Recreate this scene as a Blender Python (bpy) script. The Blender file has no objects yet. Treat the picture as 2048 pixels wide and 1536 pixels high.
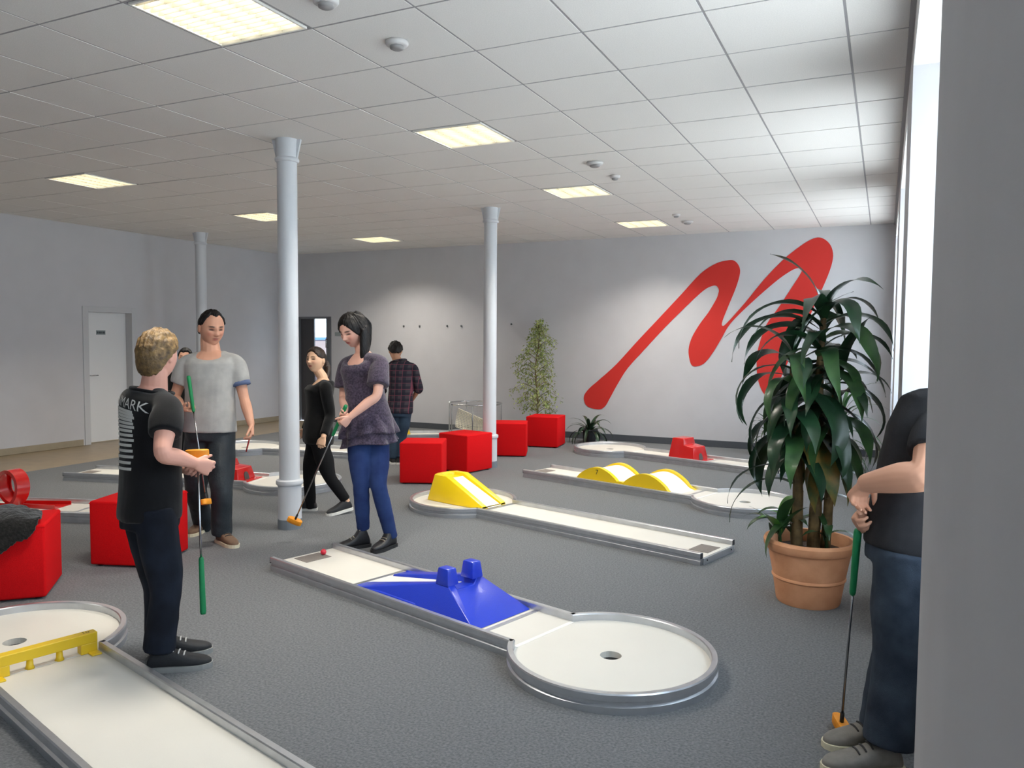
import bpy, bmesh, math, random
import numpy as np
from mathutils import Vector, Matrix, noise

random.seed(7)
rng = np.random.default_rng(7)
SC = bpy.context.scene
COL = SC.collection
PI = math.pi
R = math.radians

# ------------------------------------------------------------------ camera
EYE = 1.56
yaw, pitch, roll = 0.445382, -0.055771, 0.007432
fw = Vector((-math.sin(yaw)*math.cos(pitch), math.cos(yaw)*math.cos(pitch), math.sin(pitch)))
rt0 = Vector((math.cos(yaw), math.sin(yaw), 0.0))
up0 = rt0.cross(fw)
rt = rt0*math.cos(roll) + up0*math.sin(roll)
up = up0*math.cos(roll) - rt0*math.sin(roll)
cam = bpy.data.cameras.new('camera')
cam.sensor_width = 36.0
cam.lens = 36.0*1559.0/2048.0
cam.clip_start = 0.02
cam_o = bpy.data.objects.new('camera', cam)
COL.objects.link(cam_o)
cam_o.matrix_world = Matrix(((rt.x, up.x, -fw.x, 0.0), (rt.y, up.y, -fw.y, 0.0), (rt.z, up.z, -fw.z, EYE), (0, 0, 0, 1)))
SC.camera = cam_o

# ------------------------------------------------------------------ sky, sun, exposure
world = bpy.data.worlds.new('overcast_sky')
SC.world = world
world.use_nodes = True
bg = world.node_tree.nodes['Background']
bg.inputs['Color'].default_value = (0.80, 0.90, 1.0, 1)
bg.inputs['Strength'].default_value = 5.0
sun = bpy.data.lights.new('sun', 'SUN')
sun.energy = 19.0
sun.angle = R(2.0)
sun.color = (1.0, 0.97, 0.93)
sun_o = bpy.data.objects.new('sun', sun)
COL.objects.link(sun_o)
sun_o.rotation_euler = Vector((0.05, 0.74, -0.67)).to_track_quat('-Z', 'Y').to_euler()
vs = SC.view_settings
vs.view_transform = 'Standard'
vs.look = 'None'
vs.gamma = 1.0
vs.use_curve_mapping = False
vs.exposure = 0.53
LAMP = 7.0            # radiance of the fluorescent tubes
LAMPW = 6.0            # watts of the light that each tube throws down through its louvre

# ------------------------------------------------------------------ materials
def srgb(r, g, b):
    f = lambda c: ((c/255.0)/12.92 if c/255.0 <= 0.04045 else ((c/255.0+0.055)/1.055)**2.4)
    return (f(r), f(g), f(b), 1.0)

MATS = {}
def mat(name, rgb, rough=0.6, metal=0.0, var=0.0, scale=40.0, bump=0.0, bscale=None, coat=0.0, rgb2=None, detail=4.0, emit=0.0, spec=0.5, sheen=0.0, attr=None):
    m = bpy.data.materials.new(name)
    m.use_nodes = True
    nt = m.node_tree
    p = nt.nodes['Principled BSDF']
    c = srgb(*rgb)
    p.inputs['Base Color'].default_value = c
    p.inputs['Roughness'].default_value = rough
    p.inputs['Metallic'].default_value = metal
    p.inputs['Specular IOR Level'].default_value = spec
    p.inputs['Coat Weight'].default_value = coat
    p.inputs['Coat Roughness'].default_value = 0.15
    p.inputs['Sheen Weight'].default_value = sheen
    tc = nt.nodes.new('ShaderNodeTexCoord')
    if var > 0 or rgb2:
        n = nt.nodes.new('ShaderNodeTexNoise')
        n.inputs['Scale'].default_value = scale
        n.inputs['Detail'].default_value = detail
        nt.links.new(tc.outputs['Object'], n.inputs['Vector'])
        mx = nt.nodes.new('ShaderNodeMix')
        mx.data_type = 'RGBA'
        c2 = srgb(*rgb2) if rgb2 else tuple(max(0, x*(1-var)) for x in c[:3]) + (1,)
        c1 = c if rgb2 else tuple(min(1, x*(1+var)) for x in c[:3]) + (1,)
        mx.inputs['A'].default_value = c1
        mx.inputs['B'].default_value = c2
        rmp = nt.nodes.new('ShaderNodeMapRange')
        rmp.inputs['From Min'].default_value = 0.32
        rmp.inputs['From Max'].default_value = 0.68
        nt.links.new(n.outputs['Fac'], rmp.inputs['Value'])
        nt.links.new(rmp.outputs['Result'], mx.inputs['Factor'])
        nt.links.new(mx.outputs['Result'], p.inputs['Base Color'])
    if attr:
        at = nt.nodes.new('ShaderNodeAttribute')
        at.attribute_name = attr
        nt.links.new(at.outputs['Color'], p.inputs['Base Color'])
    if bump > 0:
        n2 = nt.nodes.new('ShaderNodeTexNoise')
        n2.inputs['Scale'].default_value = bscale or scale
        n2.inputs['Detail'].default_value = 5.0
        nt.links.new(tc.outputs['Object'], n2.inputs['Vector'])
        b = nt.nodes.new('ShaderNodeBump')
        b.inputs['Strength'].default_value = bump
        b.inputs['Distance'].default_value = 0.01
        nt.links.new(n2.outputs['Fac'], b.inputs['Height'])
        nt.links.new(b.outputs['Normal'], p.inputs['Normal'])
    if emit > 0:
        p.inputs['Emission Color'].default_value = (1.0, 0.95, 0.86, 1)
        p.inputs['Emission Strength'].default_value = emit
    MATS[name] = m
    return m

def glass_mat(name, tint=(0.95, 0.98, 1.0), gloss=0.12):
    m = bpy.data.materials.new(name)
    m.use_nodes = True
    nt = m.node_tree
    nt.nodes.remove(nt.nodes['Principled BSDF'])
    t = nt.nodes.new('ShaderNodeBsdfTransparent')
    t.inputs['Color'].default_value = (*tint, 1)
    g = nt.nodes.new('ShaderNodeBsdfGlossy')
    g.inputs['Roughness'].default_value = 0.03
    mx = nt.nodes.new('ShaderNodeMixShader')
    mx.inputs['Fac'].default_value = gloss
    nt.links.new(t.outputs[0], mx.inputs[1])
    nt.links.new(g.outputs[0], mx.inputs[2])
    nt.links.new(mx.outputs[0], nt.nodes['Material Output'].inputs['Surface'])
    MATS[name] = m
    return m

mat('carpet', (123, 124, 125), 0.95, rgb2=(84, 86, 89), scale=90, detail=8, bump=0.6, bscale=260, sheen=0.2, spec=0.1)
mat('laminate', (150, 132, 104), 0.35, var=0.10, scale=6)
mat('wall_paint', (200, 199, 202), 0.9, var=0.02, scale=3, bump=0.03, bscale=180, spec=0.2)
mat('wall_white', (222, 222, 222), 0.85, var=0.02, scale=3, spec=0.2)
mat('baseboard_grey', (76, 80, 86), 0.6)
mat('baseboard_wood', (158, 146, 124), 0.6, var=0.05, scale=10)
mat('ceiling_tile', (236, 233, 230), 0.95, rgb2=(226, 223, 220), scale=160, detail=6, bump=0.1, bscale=300, spec=0.1)
mat('ceiling_bar', (158, 156, 158), 0.6)
mat('void', (30, 30, 32), 0.9)
mat('door_white', (228, 228, 228), 0.5)
mat('door_frame', (196, 196, 198), 0.5)
mat('door_dark', (70, 68, 70), 0.45)
mat('alu_dark', (120, 122, 126), 0.4, metal=0.5)
mat('chrome', (214, 214, 216), 0.18, metal=1.0)
mat('sign_grey', (140, 150, 150), 0.5)
mat('sign_ink', (64, 70, 74), 0.6)
mat('window_frame', (236, 238, 240), 0.5)
mat('sill', (226, 226, 224), 0.5)
mat('column_paint', (206, 209, 214), 0.42, var=0.02, scale=4, bump=0.05, bscale=60)
mat('column_base', (116, 124, 132), 0.6)
mat('lamp_frame', (238, 236, 230), 0.4)
mat('reflector', (226, 220, 200), 0.3, metal=0.0, coat=0.3)
mat('louvre', (226, 220, 200), 0.3)
mat('tube', (255, 250, 238), 0.4, emit=LAMP)
mat('detector', (206, 204, 204), 0.5)
mat('detector_dark', (150, 148, 148), 0.6)
mat('alu', (196, 199, 204), 0.34, metal=0.85, var=0.06, scale=12, bump=0.03, bscale=90)
mat('alu_cut', (60, 62, 66), 0.5, metal=0.4)
mat('bed_white', (218, 214, 205), 0.45, var=0.02, scale=2.5, bump=0.05, bscale=250)
mat('tee_mat', (126, 118, 112), 0.9, var=0.1, scale=120)
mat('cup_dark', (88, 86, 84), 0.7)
mat('blue_plastic', (34, 62, 196), 0.30, coat=0.25, bump=0.12, bscale=150)
mat('yellow_plastic', (246, 208, 18), 0.30, coat=0.2, bump=0.06, bscale=120)
mat('yellow_paint', (228, 190, 34), 0.42)
mat('red_plastic', (206, 22, 20), 0.22, coat=0.5)
mat('track_white', (240, 238, 232), 0.35)
mat('black_print', (30, 28, 30), 0.6)
mat('red_felt', (216, 16, 22), 0.88, rgb2=(202, 12, 18), scale=220, bump=0.25, bscale=420, spec=0.15)
mat('cube_foot', (24, 22, 24), 0.7)
mat('ball_red', (206, 40, 60), 0.3)
mat('grip_green', (10, 128, 74), 0.65, bump=0.2, bscale=300)
mat('shaft_steel', (170, 170, 172), 0.25, metal=1.0)
mat('putter_orange', (236, 150, 32), 0.5, var=0.04, scale=60)
mat('hosel_black', (26, 26, 28), 0.5)
mat('black_wool', (26, 25, 24), 0.95, rgb2=(46, 44, 42), scale=60, bump=0.8, bscale=70, sheen=0.3, spec=0.1)
mat('logo_red', (204, 42, 34), 0.7)
mat('terracotta', (236, 172, 128), 0.75, rgb2=(222, 156, 112), scale=9, bump=0.12, bscale=60)
mat('soil', (62, 46, 34), 0.95, var=0.3, scale=60, bump=0.6, bscale=80)
mat('cane_bark', (132, 106, 66), 0.8, rgb2=(84, 70, 44), scale=16, bump=0.4, bscale=50)
mat('leaf_dark', (38, 72, 44), 0.34, rgb2=(24, 50, 34), scale=7, coat=0.15)
mat('leaf_mid', (62, 100, 52), 0.38, rgb2=(36, 68, 40), scale=7, coat=0.1)
mat('leaf_fresh', (104, 160, 62), 0.42, rgb2=(70, 126, 50), scale=8)
mat('leaf_tip', (140, 112, 48), 0.5, rgb2=(60, 90, 48), scale=12)
mat('leaf_clivia', (44, 70, 46), 0.4, rgb2=(30, 50, 36), scale=9)
mat('leaf_ficus', (108, 130, 62), 0.5, rgb2=(190, 196, 128), scale=14)
mat('twig', (124, 108, 80), 0.85)
mat('pot_black', (36, 38, 42), 0.5)
mat('net_white', (232, 226, 204), 0.8)
mat('wire_steel', (166, 168, 170), 0.3, metal=0.9)
mat('outdoor_wall', (78, 70, 72), 0.9, var=0.05, scale=5)
mat('outdoor_blue', (26, 66, 128), 0.7)
mat('outdoor_ground', (214, 214, 210), 0.9, var=0.05, scale=2)
glass_mat('glass')
glass_mat('glass_dark', (0.55, 0.55, 0.58), 0.10)

# ------------------------------------------------------------------ mesh helpers
def obj(name, V, F, m=None, parent=None, smooth=False, loc=None, bevel=0.0, bseg=2):
    me = bpy.data.meshes.new(name)
    me.from_pydata([tuple(map(float, v)) for v in V], [], [tuple(int(i) for i in f) for f in F])
    me.update()
    if bevel > 0:
        bm = bmesh.new()
        bm.from_mesh(me)
        bmesh.ops.recalc_face_normals(bm, faces=bm.faces)
        bmesh.ops.bevel(bm, geom=[e for e in bm.edges if len(e.link_faces) == 2 and e.calc_face_angle(0) > 0.5], offset=bevel, segments=bseg, profile=0.5, affect='EDGES')
        bm.to_mesh(me)
        bm.free()
    return obj_me(name, me, m, parent, smooth, loc)

def obj_me(name, me, m=None, parent=None, smooth=False, loc=None):
    o = bpy.data.objects.new(name, me)
    COL.objects.link(o)
    if m is not None and not me.materials:
        me.materials.append(MATS[m] if isinstance(m, str) else m)
    if smooth:
        me.polygons.foreach_set('use_smooth', [True]*len(me.polygons))
    if parent is not None:
        o.parent = parent
    if loc is not None:
        o.location = loc
    return o

def auto_smooth(o, deg=40):
    me = o.data
    me.polygons.foreach_set('use_smooth', [True]*len(me.polygons))
    me.set_sharp_from_angle(angle=R(deg))
    return o

def tag(o, label=None, cat=None, group=None, kind=None):
    if label: o['label'] = label
    if cat: o['category'] = cat
    if group: o['group'] = group
    if kind: o['kind'] = kind
    return o

def thing(name, label, cat, loc=(0, 0, 0), rz=0.0, group=None):
    o = bpy.data.objects.new(name, None)
    o.empty_display_size = 0.1
    COL.objects.link(o)
    o.location = loc
    o.rotation_euler = (0, 0, rz)
    return tag(o, label, cat, group)

def box(x0, x1, y0, y1, z0, z1):
    V = [(x0, y0, z0), (x1, y0, z0), (x1, y1, z0), (x0, y1, z0), (x0, y0, z1), (x1, y0, z1), (x1, y1, z1), (x0, y1, z1)]
    F = [(0, 3, 2, 1), (4, 5, 6, 7), (0, 1, 5, 4), (1, 2, 6, 5), (2, 3, 7, 6), (3, 0, 4, 7)]
    return V, F

def prism(poly, z0, z1, axis='z'):
    n = len(poly)
    V = [(x, y, z0) for x, y in poly] + [(x, y, z1) for x, y in poly]
    if axis == 'y':      # poly is (x, z), extruded along y
        V = [(x, z0, y) for x, y in poly] + [(x, z1, y) for x, y in poly]
    if axis == 'x':      # poly is (y, z), extruded along x
        V = [(z0, x, y) for x, y in poly] + [(z1, x, y) for x, y in poly]
    F = [tuple(range(n))[::-1], tuple(range(n, 2*n))] + [(i, (i+1) % n, n+(i+1) % n, n+i) for i in range(n)]
    return V, F

def fixn(o):
    bm = bmesh.new()
    bm.from_mesh(o.data)
    bmesh.ops.recalc_face_normals(bm, faces=bm.faces)
    bm.to_mesh(o.data)
    bm.free()
    return o

def lathe(prof, n=32, closed=True):
    V, F = [], []
    for r, z in prof:
        for k in range(n):
            a = 2*PI*k/n
            V.append((r*math.cos(a), r*math.sin(a), z))
    m = len(prof)
    for i in range(m-1):
        for k in range(n):
            F.append((i*n+k, i*n+(k+1) % n, (i+1)*n+(k+1) % n, (i+1)*n+k))
    if closed:
        F.append(tuple(range(n))[::-1])
        F.append(tuple((m-1)*n+k for k in range(n)))
    return V, F

def frames(P):
    P = np.asarray(P, float)
    n = len(P)
    T = np.zeros_like(P)
    T[1:-1] = P[2:]-P[:-2]
    T[0] = P[1]-P[0]
    T[-1] = P[-1]-P[-2]
    T /= np.linalg.norm(T, axis=1)[:, None] + 1e-12
    a = np.array([0, 0, 1.0]) if abs(T[0, 2]) < 0.9 else np.array([1.0, 0, 0])
    u = np.cross(T[0], a)
    u /= np.linalg.norm(u)
    U = [u]
    for i in range(1, n):
        u = U[-1]-T[i]*np.dot(U[-1], T[i])
        u /= np.linalg.norm(u)
        U.append(u)
    U = np.array(U)
    return P, T, U, np.cross(T, U)

def tube(P, rad, n=10, round_ends=False):
    """one closed tube along the points P; rad is one radius or one per point"""
    P = np.asarray(P, float)
    rad = np.full(len(P), rad) if np.isscalar(rad) else np.asarray(rad, float)
    if round_ends:
        t0 = P[0]-P[1]; t0 = t0/np.linalg.norm(t0)
        t1 = P[-1]-P[-2]; t1 = t1/np.linalg.norm(t1)
        e = [0.45, 0.85, 1.0]
        w = [0.89, 0.53, 0.08]
        A = [P[0]+t0*rad[0]*x for x in e[::-1]]
        B = [P[-1]+t1*rad[-1]*x for x in e]
        rad = np.concatenate([[rad[0]*x for x in w[::-1]], rad, [rad[-1]*x for x in w]])
        P = np.vstack([A, P, B])
    P, T, U, W = frames(P)
    V, F = [], []
    for i in range(len(P)):
        for k in range(n):
            a = 2*PI*k/n
            V.append(P[i]+(U[i]*math.cos(a)+W[i]*math.sin(a))*rad[i])
    for i in range(len(P)-1):
        for k in range(n):
            F.append((i*n+k, i*n+(k+1) % n, (i+1)*n+(k+1) % n, (i+1)*n+k))
    F.append(tuple(range(n))[::-1])
    F.append(tuple((len(P)-1)*n+k for k in range(n)))
    return V, F

def merge(*parts):
    V, F = [], []
    for v, f in parts:
        o = len(V)
        V += [tuple(x) for x in v]
        F += [tuple(i+o for i in q) for q in f]
    return V, F

def text_mesh(body, size, align='CENTER', extrude=0.0):
    cu = bpy.data.curves.new('t', 'FONT')
    cu.body = body
    cu.size = size
    cu.align_x = align
    cu.align_y = 'CENTER'
    cu.extrude = extrude
    cu.resolution_u = 3
    o = bpy.data.objects.new('t', cu)
    COL.objects.link(o)
    dg = bpy.context.evaluated_depsgraph_get()
    me = bpy.data.meshes.new_from_object(o.evaluated_get(dg))
    bpy.data.objects.remove(o)
    return me

def catmull(P, sub=6):
    P = np.asarray(P, float)
    Q = np.vstack([2*P[0]-P[1], P, 2*P[-1]-P[-2]])
    out = []
    for i in range(1, len(Q)-2):
        for k in range(sub):
            t = k/sub
            a, b, c, d = Q[i-1], Q[i], Q[i+1], Q[i+2]
            out.append(0.5*((2*b)+(-a+c)*t+(2*a-5*b+4*c-d)*t*t+(-a+3*b-3*c+d)*t**3))
    out.append(P[-1])
    return np.array(out)

# ================================================================== THE ROOM
CEIL = 3.158
XL, XR = -10.40, 0.085
YB, YF = 11.70, -2.6
T = 0.625
GX, GY = -2.722, 3.896       # one crossing of the ceiling grid

# floor: grey needle-felt carpet with a laminate strip along the left wall
fl = obj('floor', *prism([(-8.50, YF), (0.62, YF), (0.62, YB), (-9.22, YB)], -0.06, 0.0), 'carpet')
tag(fl, 'grey speckled carpet floor', kind='structure')
obj('laminate_strip', *prism([(XL-0.3, YF), (-8.50, YF), (-9.22, YB), (XL-0.3, YB)], -0.06, -0.002), 'laminate', fl)

# walls
DX0, DX1, DZ = -10.12, -9.33, 1.98      # opening of the glazed door in the back wall
def wall_back():
    x0, x1, t = XL-0.3, 0.62, 0.25
    # one slab with a door-shaped notch, built as a single outline extruded along y
    poly = [(x0, 0), (DX0, 0), (DX0, DZ), (DX1, DZ), (DX1, 0), (x1, 0), (x1, CEIL+0.1), (x0, CEIL+0.1)]
    o = obj('wall_back', *prism(poly, YB, YB+t, 'y'), 'wall_paint')
    fixn(o)
    return tag(o, 'pale grey back wall carrying the red painted stroke', kind='structure')
WB = wall_back()
D0, D1, DH = 7.52, 8.30, 1.96           # door opening in the left wall (y range)
def wall_left():
    poly = [(YF, 0), (D0, 0), (D0, DH), (D1, DH), (D1, 0), (YB, 0), (YB, CEIL+0.1), (YF, CEIL+0.1)]
    o = obj('wall_left', *prism(poly, XL-0.25, XL, 'x'), 'wall_paint')
    fixn(o)
    return tag(o, 'pale grey wall on the left with a white door', kind='structure')
WL = wall_left()
obj_f = tag(obj('wall_front', *box(XL-0.3, 0.62, YF-0.2, YF, 0, CEIL+0.1), 'wall_paint'), 'grey wall behind the viewer', kind='structure')

# window wall: piers, lintels and parapets round three full-height niches
WIN = [(-2.0, 0.40), (1.87, 4.40), (5.55, 7.80), (9.05, 11.25)]
XO = 0.62
WR = bpy.data.objects.new('wall_right', None)
COL.objects.link(WR)
tag(WR, 'window wall of plastered piers on the right', kind='structure')
edges = [YF]+[v for w in WIN for v in w]+[YB]
for i in range(0, len(edges), 2):
    obj('pier', *box(XR, XO, edges[i], edges[i+1], 0, CEIL+0.1), 'wall_paint', WR)
LZ = 2.93
for i, (a, b) in enumerate(WIN):
    obj('lintel', *box(XR, XO, a, b, LZ, CEIL+0.1), 'wall_white', WR)
    obj('parapet', *box(0.46, XO, a, b, 0, 0.80), 'wall_white', WR)
    w = bpy.data.objects.new('window_%d' % (i+1), None)
    COL.objects.link(w)
    tag(w, 'tall white framed window in niche %s' % ('behind the viewer', 'nearest the viewer', 'in the middle of the window wall', 'next to the back wall')[i], kind='structure')
    obj('sill', *box(0.36, XO+0.06, a+0.002, b-0.002, 0.80, 0.83), 'sill', w, bevel=0.004)
    fr = 0.055
    z0, z1 = 0.83, LZ
    for nm, bb in (('stile', (a, a+fr, z0, z1)), ('stile', (b-fr, b, z0, z1)), ('rail', (a+fr, b-fr, z0, z0+fr)), ('rail', (a+fr, b-fr, z1-fr, z1)), ('mullion', ((a+b)/2-0.03, (a+b)/2+0.03, z0+fr, z1-fr))):
        obj(nm, *box(0.50, 0.56, *bb), 'window_frame', w)
    for s in (0, 1):
        ya = a+fr if s == 0 else (a+b)/2+0.03
        yb = (a+b)/2-0.03 if s == 0 else b-fr
        obj('pane', *box(0.528, 0.532, ya, yb, z0+fr, z1-fr), 'glass', w)
    pl = bpy.data.lights.new('window_portal', 'AREA')
    pl.shape = 'RECTANGLE'
    pl.size = LZ-0.83
    pl.size_y = b-a
    pl.cycles.is_portal = True
    po = bpy.data.objects.new('window_portal', pl)
    COL.objects.link(po)
    po.parent = w
    po.location = (0.60, (a+b)/2, (LZ+0.83)/2)
    po.rotation_euler = (0, R(90), 0)
tag(obj('outdoor_ground', *box(0.70, 26, -22, 36, -0.7, -0.5), 'outdoor_ground'), 'pale paved ground outside the windows', kind='structure')

# baseboards
tag(obj('baseboard_back', *box(DX1+0.02, XR, YB-0.015, YB, 0, 0.10), 'baseboard_grey', bevel=0.003), 'dark grey skirting along the back wall', kind='structure')
bl = bpy.data.objects.new('baseboard_left', None)
COL.objects.link(bl)
tag(bl, 'pale wooden skirting along the left wall', kind='structure')
obj('skirting_board', *box(XL, XL+0.015, YF, D0-0.09, 0, 0.09), 'baseboard_wood', bl, bevel=0.003)
obj('skirting_board', *box(XL, XL+0.015, D1+0.09, YB, 0, 0.09), 'baseboard_wood', bl, bevel=0.003)

# white door, set back in the left wall
dr = bpy.data.objects.new('door_1', None)
COL.objects.link(dr)
tag(dr, 'plain white door set back in the left wall', kind='structure')
obj('door_leaf', *box(XL-0.17, XL-0.13, D0+0.03, D1-0.03, 0.01, DH-0.03), 'door_white', dr, bevel=0.003)
obj('jamb', *box(XL-0.25, XL+0.012, D0-0.06, D0+0.03, 0, DH+0.05), 'door_frame', dr, bevel=0.003)
obj('jamb', *box(XL-0.25, XL+0.012, D1-0.03, D1+0.06, 0, DH+0.05), 'door_frame', dr, bevel=0.003)
obj('head_jamb', *box(XL-0.25, XL+0.012, D0+0.03, D1-0.03, DH-0.03, DH+0.05), 'door_frame', dr, bevel=0.003)
hd = obj('handle', *merge(tube([(XL-0.13, D0+0.10, 1.0), (XL-0.08, D0+0.10, 1.0), (XL-0.075, D0+0.13, 1.0), (XL-0.075, D0+0.23, 1.0)], 0.010, 8)), 'chrome', dr, smooth=True)
sg = obj('sign', *box(XL-0.13, XL-0.126, D0+0.25, D0+0.40, 1.60, 1.665), 'sign_grey', dr)
for k, (y0, y1) in enumerate(((0.262, 0.285), (0.292, 0.325), (0.332, 0.352), (0.36, 0.388))):
    obj('letter', *box(XL-0.1262, XL-0.1250, D0+y0, D0+y1, 1.617, 1.648), 'sign_ink', sg)
obj('dark_room', *box(XL-0.62, XL-0.55, D0-0.2, D1+0.2, 0, DH+0.2), 'void', dr)

# glazed door in the back wall, ajar view of the outdoors
gd = bpy.data.objects.new('door_2', None)
COL.objects.link(gd)
tag(gd, 'dark framed glazed door beside the far left corner', kind='structure')
for bb in ((DX0, DX0+0.05, 0, DZ), (DX1-0.05, DX1, 0, DZ), (DX0+0.05, DX1-0.05, DZ-0.04, DZ)):
    obj('frame', *box(bb[0], bb[1], YB-0.01, YB+0.08, bb[2], bb[3]), 'alu_dark', gd, bevel=0.003)
obj('solid_panel', *box(DX0+0.05, -9.76, YB+0.03, YB+0.06, 0.01, DZ-0.04), 'door_dark', gd)
obj('stile', *box(-9.47, -9.40, YB+0.02, YB+0.07, 0.01, DZ-0.04), 'alu_dark', gd, bevel=0.004)
obj('rail', *box(-9.76, -9.47, YB+0.02, YB+0.07, 0.01, 0.16), 'alu_dark', gd, bevel=0.004)
obj('rail', *box(-9.76, -9.47, YB+0.02, YB+0.07, 0.98, 1.03), 'alu_dark', gd, bevel=0.004)
obj('pane', *box(-9.76, -9.47, YB+0.043, YB+0.047, 1.03, DZ-0.04), 'glass', gd)
obj('pane', *box(-9.76, -9.47, YB+0.043, YB+0.047, 0.16, 0.98), 'glass_dark', gd)
obj('pane', *box(-9.40, -9.38, YB+0.043, YB+0.047, 0.01, DZ-0.04), 'glass', gd)
obj('handle', *tube([(-9.435, YB+0.02, 1.56), (-9.435, YB-0.04, 1.56), (-9.42, YB-0.045, 1.53), (-9.42, YB-0.045, 1.40), (-9.435, YB+0.02, 1.40)], 0.010, 8), 'chrome', gd, smooth=True)
hoard = thing('outdoor_hoarding', 'brownish grey yard wall with a blue top edge seen through the glazed door', 'wall', (-10.3, 13.2, -0.2))
obj('panel', *box(-1.4, 1.8, 0, 0.1, 0, 1.74), 'outdoor_wall', hoard)
obj('coping', *box(-1.4, 1.8, -0.02, 0.12, 1.74, 1.80), 'outdoor_blue', hoard)

# small plate and screws on the back wall
tag(obj('wall_plate', *box(-9.24, -9.05, YB-0.012, YB, 1.62, 1.69), 'sign_grey', bevel=0.002), 'small grey plate on the wall right of the glazed door', 'plate')
for k, (x, z) in enumerate(((-7.72, 1.80), (-7.39, 1.80), (-6.83, 1.80), (-6.55, 1.80), (-5.60, 1.83))):
    V, F = tube([(x, YB, z), (x, YB-0.02, z)], 0.014, 8)
    tag(obj('wall_screw', V, F, 'sign_ink'), 'tiny dark screw in the back wall, %s from the left' % ('first', 'second', 'third', 'fourth', 'fifth')[k], 'screw', 'screws in the back wall')

# red brush-stroke emblem painted on the back wall: one closed outline
LOGO_OUT = [(-4.309, 0.684), (-4.285, 0.56), (-4.20, 0.50), (-4.041, 0.483), (-3.95, 0.54), (-3.879, 0.661), (-3.76, 0.88), (-3.589, 1.15), (-3.30, 1.47), (-3.001, 1.793), (-2.65, 2.14), (-2.45, 2.32), (-2.342, 2.379), (-2.265, 2.385), (-2.227, 2.327), (-2.235, 2.26), (-2.265, 2.182), (-2.37, 2.00), (-2.501, 1.817), (-2.61, 1.62), (-2.654, 1.445), (-2.635, 1.29), (-2.60, 1.21), (-2.537, 1.193), (-2.42, 1.24), (-2.296, 1.40), (-2.17, 1.62), (-2.042, 1.84), (-1.75, 2.14), (-1.431, 2.428), (-1.25, 2.56), (-1.15, 2.605), (-1.095, 2.59), (-1.095, 2.54), (-1.205, 2.352), (-1.37, 2.08), (-1.53, 1.839), (-1.60, 1.66), (-1.66, 1.40), (-1.655, 1.10), (-1.60, 0.90), (-1.53, 0.80), (-1.44, 0.83), (-1.36, 0.98), (-1.22, 1.32), (-1.05, 1.72), (-0.88, 2.14), (-0.74, 2.50), (-0.685, 2.72)]
LOGO_TOP = [(-0.70, 2.86), (-0.76, 2.96), (-0.86, 3.02), (-0.97, 3.00), (-1.12, 2.91), (-1.35, 2.72), (-1.60, 2.45), (-1.85, 2.13), (-2.10, 1.84), (-2.165, 1.80), (-2.165, 1.87), (-2.08, 2.10), (-1.98, 2.36), (-1.93, 2.56), (-1.95, 2.67), (-2.02, 2.745), (-2.12, 2.75), (-2.28, 2.71), (-2.50, 2.57), (-2.78, 2.27), (-3.10, 1.93), (-3.45, 1.56), (-3.78, 1.20), (-4.07, 0.94), (-4.22, 0.81)]
def smooth_poly(P, sub=4):
    P = np.array(P)
    n = len(P)
    out = []
    for i in range(n):
        a, b, c, d = P[i-1], P[i], P[(i+1) % n], P[(i+2) % n]
        for k in range(sub):
            t = k/sub
            out.append(tuple(0.5*((2*b)+(-a+c)*t+(2*a-5*b+4*c-d)*t*t+(-a+3*b-3*c+d)*t**3)))
    return out
lo = obj('wall_emblem', *prism(smooth_poly(LOGO_OUT+LOGO_TOP), YB-0.006, YB-0.0005, 'y'), 'logo_red')
fixn(lo)
tag(lo, 'big red M-shaped brush stroke on the back wall', 'emblem')

# ---------------------------------------------------------------- ceiling
ce = obj('ceiling', *box(XL-0.3, 0.62, YF, YB+0.2, CEIL+0.10, CEIL+0.16), 'ceiling_bar')
tag(ce, 'suspended ceiling of square mineral tiles', kind='structure')
LIGHTS = [(-1, -2), (-1, 2), (-1, 6), (-1, 10), (-8, 2), (-8, 6), (-8, 10), (-1, -6), (-8, -6), (-8, -2)]
g = 0.007
tile_me = {}
def tile_mesh(x0, x1, y0, y1):
    key = (round(x1-x0, 3), round(y1-y0, 3))
    if key not in tile_me:
        w, h = key
        me = bpy.data.meshes.new('tile')
        V, F = box(0, w, 0, h, 0, 0.012)
        me.from_pydata(V, [], F)
        me.materials.append(MATS['ceiling_tile'])
        tile_me[key] = me
    return tile_me[key]
xs = [GX+j*T for j in range(-13, 6)]
ys = [GY+i*T for i in range(-10, 14)]
rest = []
for j in range(-13, 5):
    for i in range(-10, 13):
        if (j, i) in LIGHTS:
            continue
        x0, x1 = max(GX+j*T+g, XL), min(GX+(j+1)*T-g, XR)
        y0, y1 = max(GY+i*T+g, YF), min(GY+(i+1)*T-g, YB)
        if x1-x0 < 0.03 or y1-y0 < 0.03:
            continue
        if i >= -4 and not (i < -2 and j < -7):
            o = obj_me('tile', tile_mesh(x0, x1, y0, y1), None, ce, loc=(x0, y0, CEIL+0.004))
            o.rotation_euler = (random.uniform(-1, 1)*0.0015, random.uniform(-1, 1)*0.0015, 0)
        else:
            rest.append(box(x0, x1, y0, y1, CEIL+0.004, CEIL+0.016))
o = obj('tile_field', *merge(*rest), 'ceiling_tile', ce)
o['kind'] = 'stuff'
for x in xs:
    if XL < x < XR:
        obj('grid_bar', *box(x-0.011, x+0.011, YF, YB, CEIL+0.006, CEIL+0.05), 'ceiling_bar', ce)
for y in ys:
    if YF < y < YB:
        obj('cross_bar', *box(XL, XR, y-0.011, y+0.011, CEIL+0.0065, CEIL+0.045), 'ceiling_bar', ce)
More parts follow.
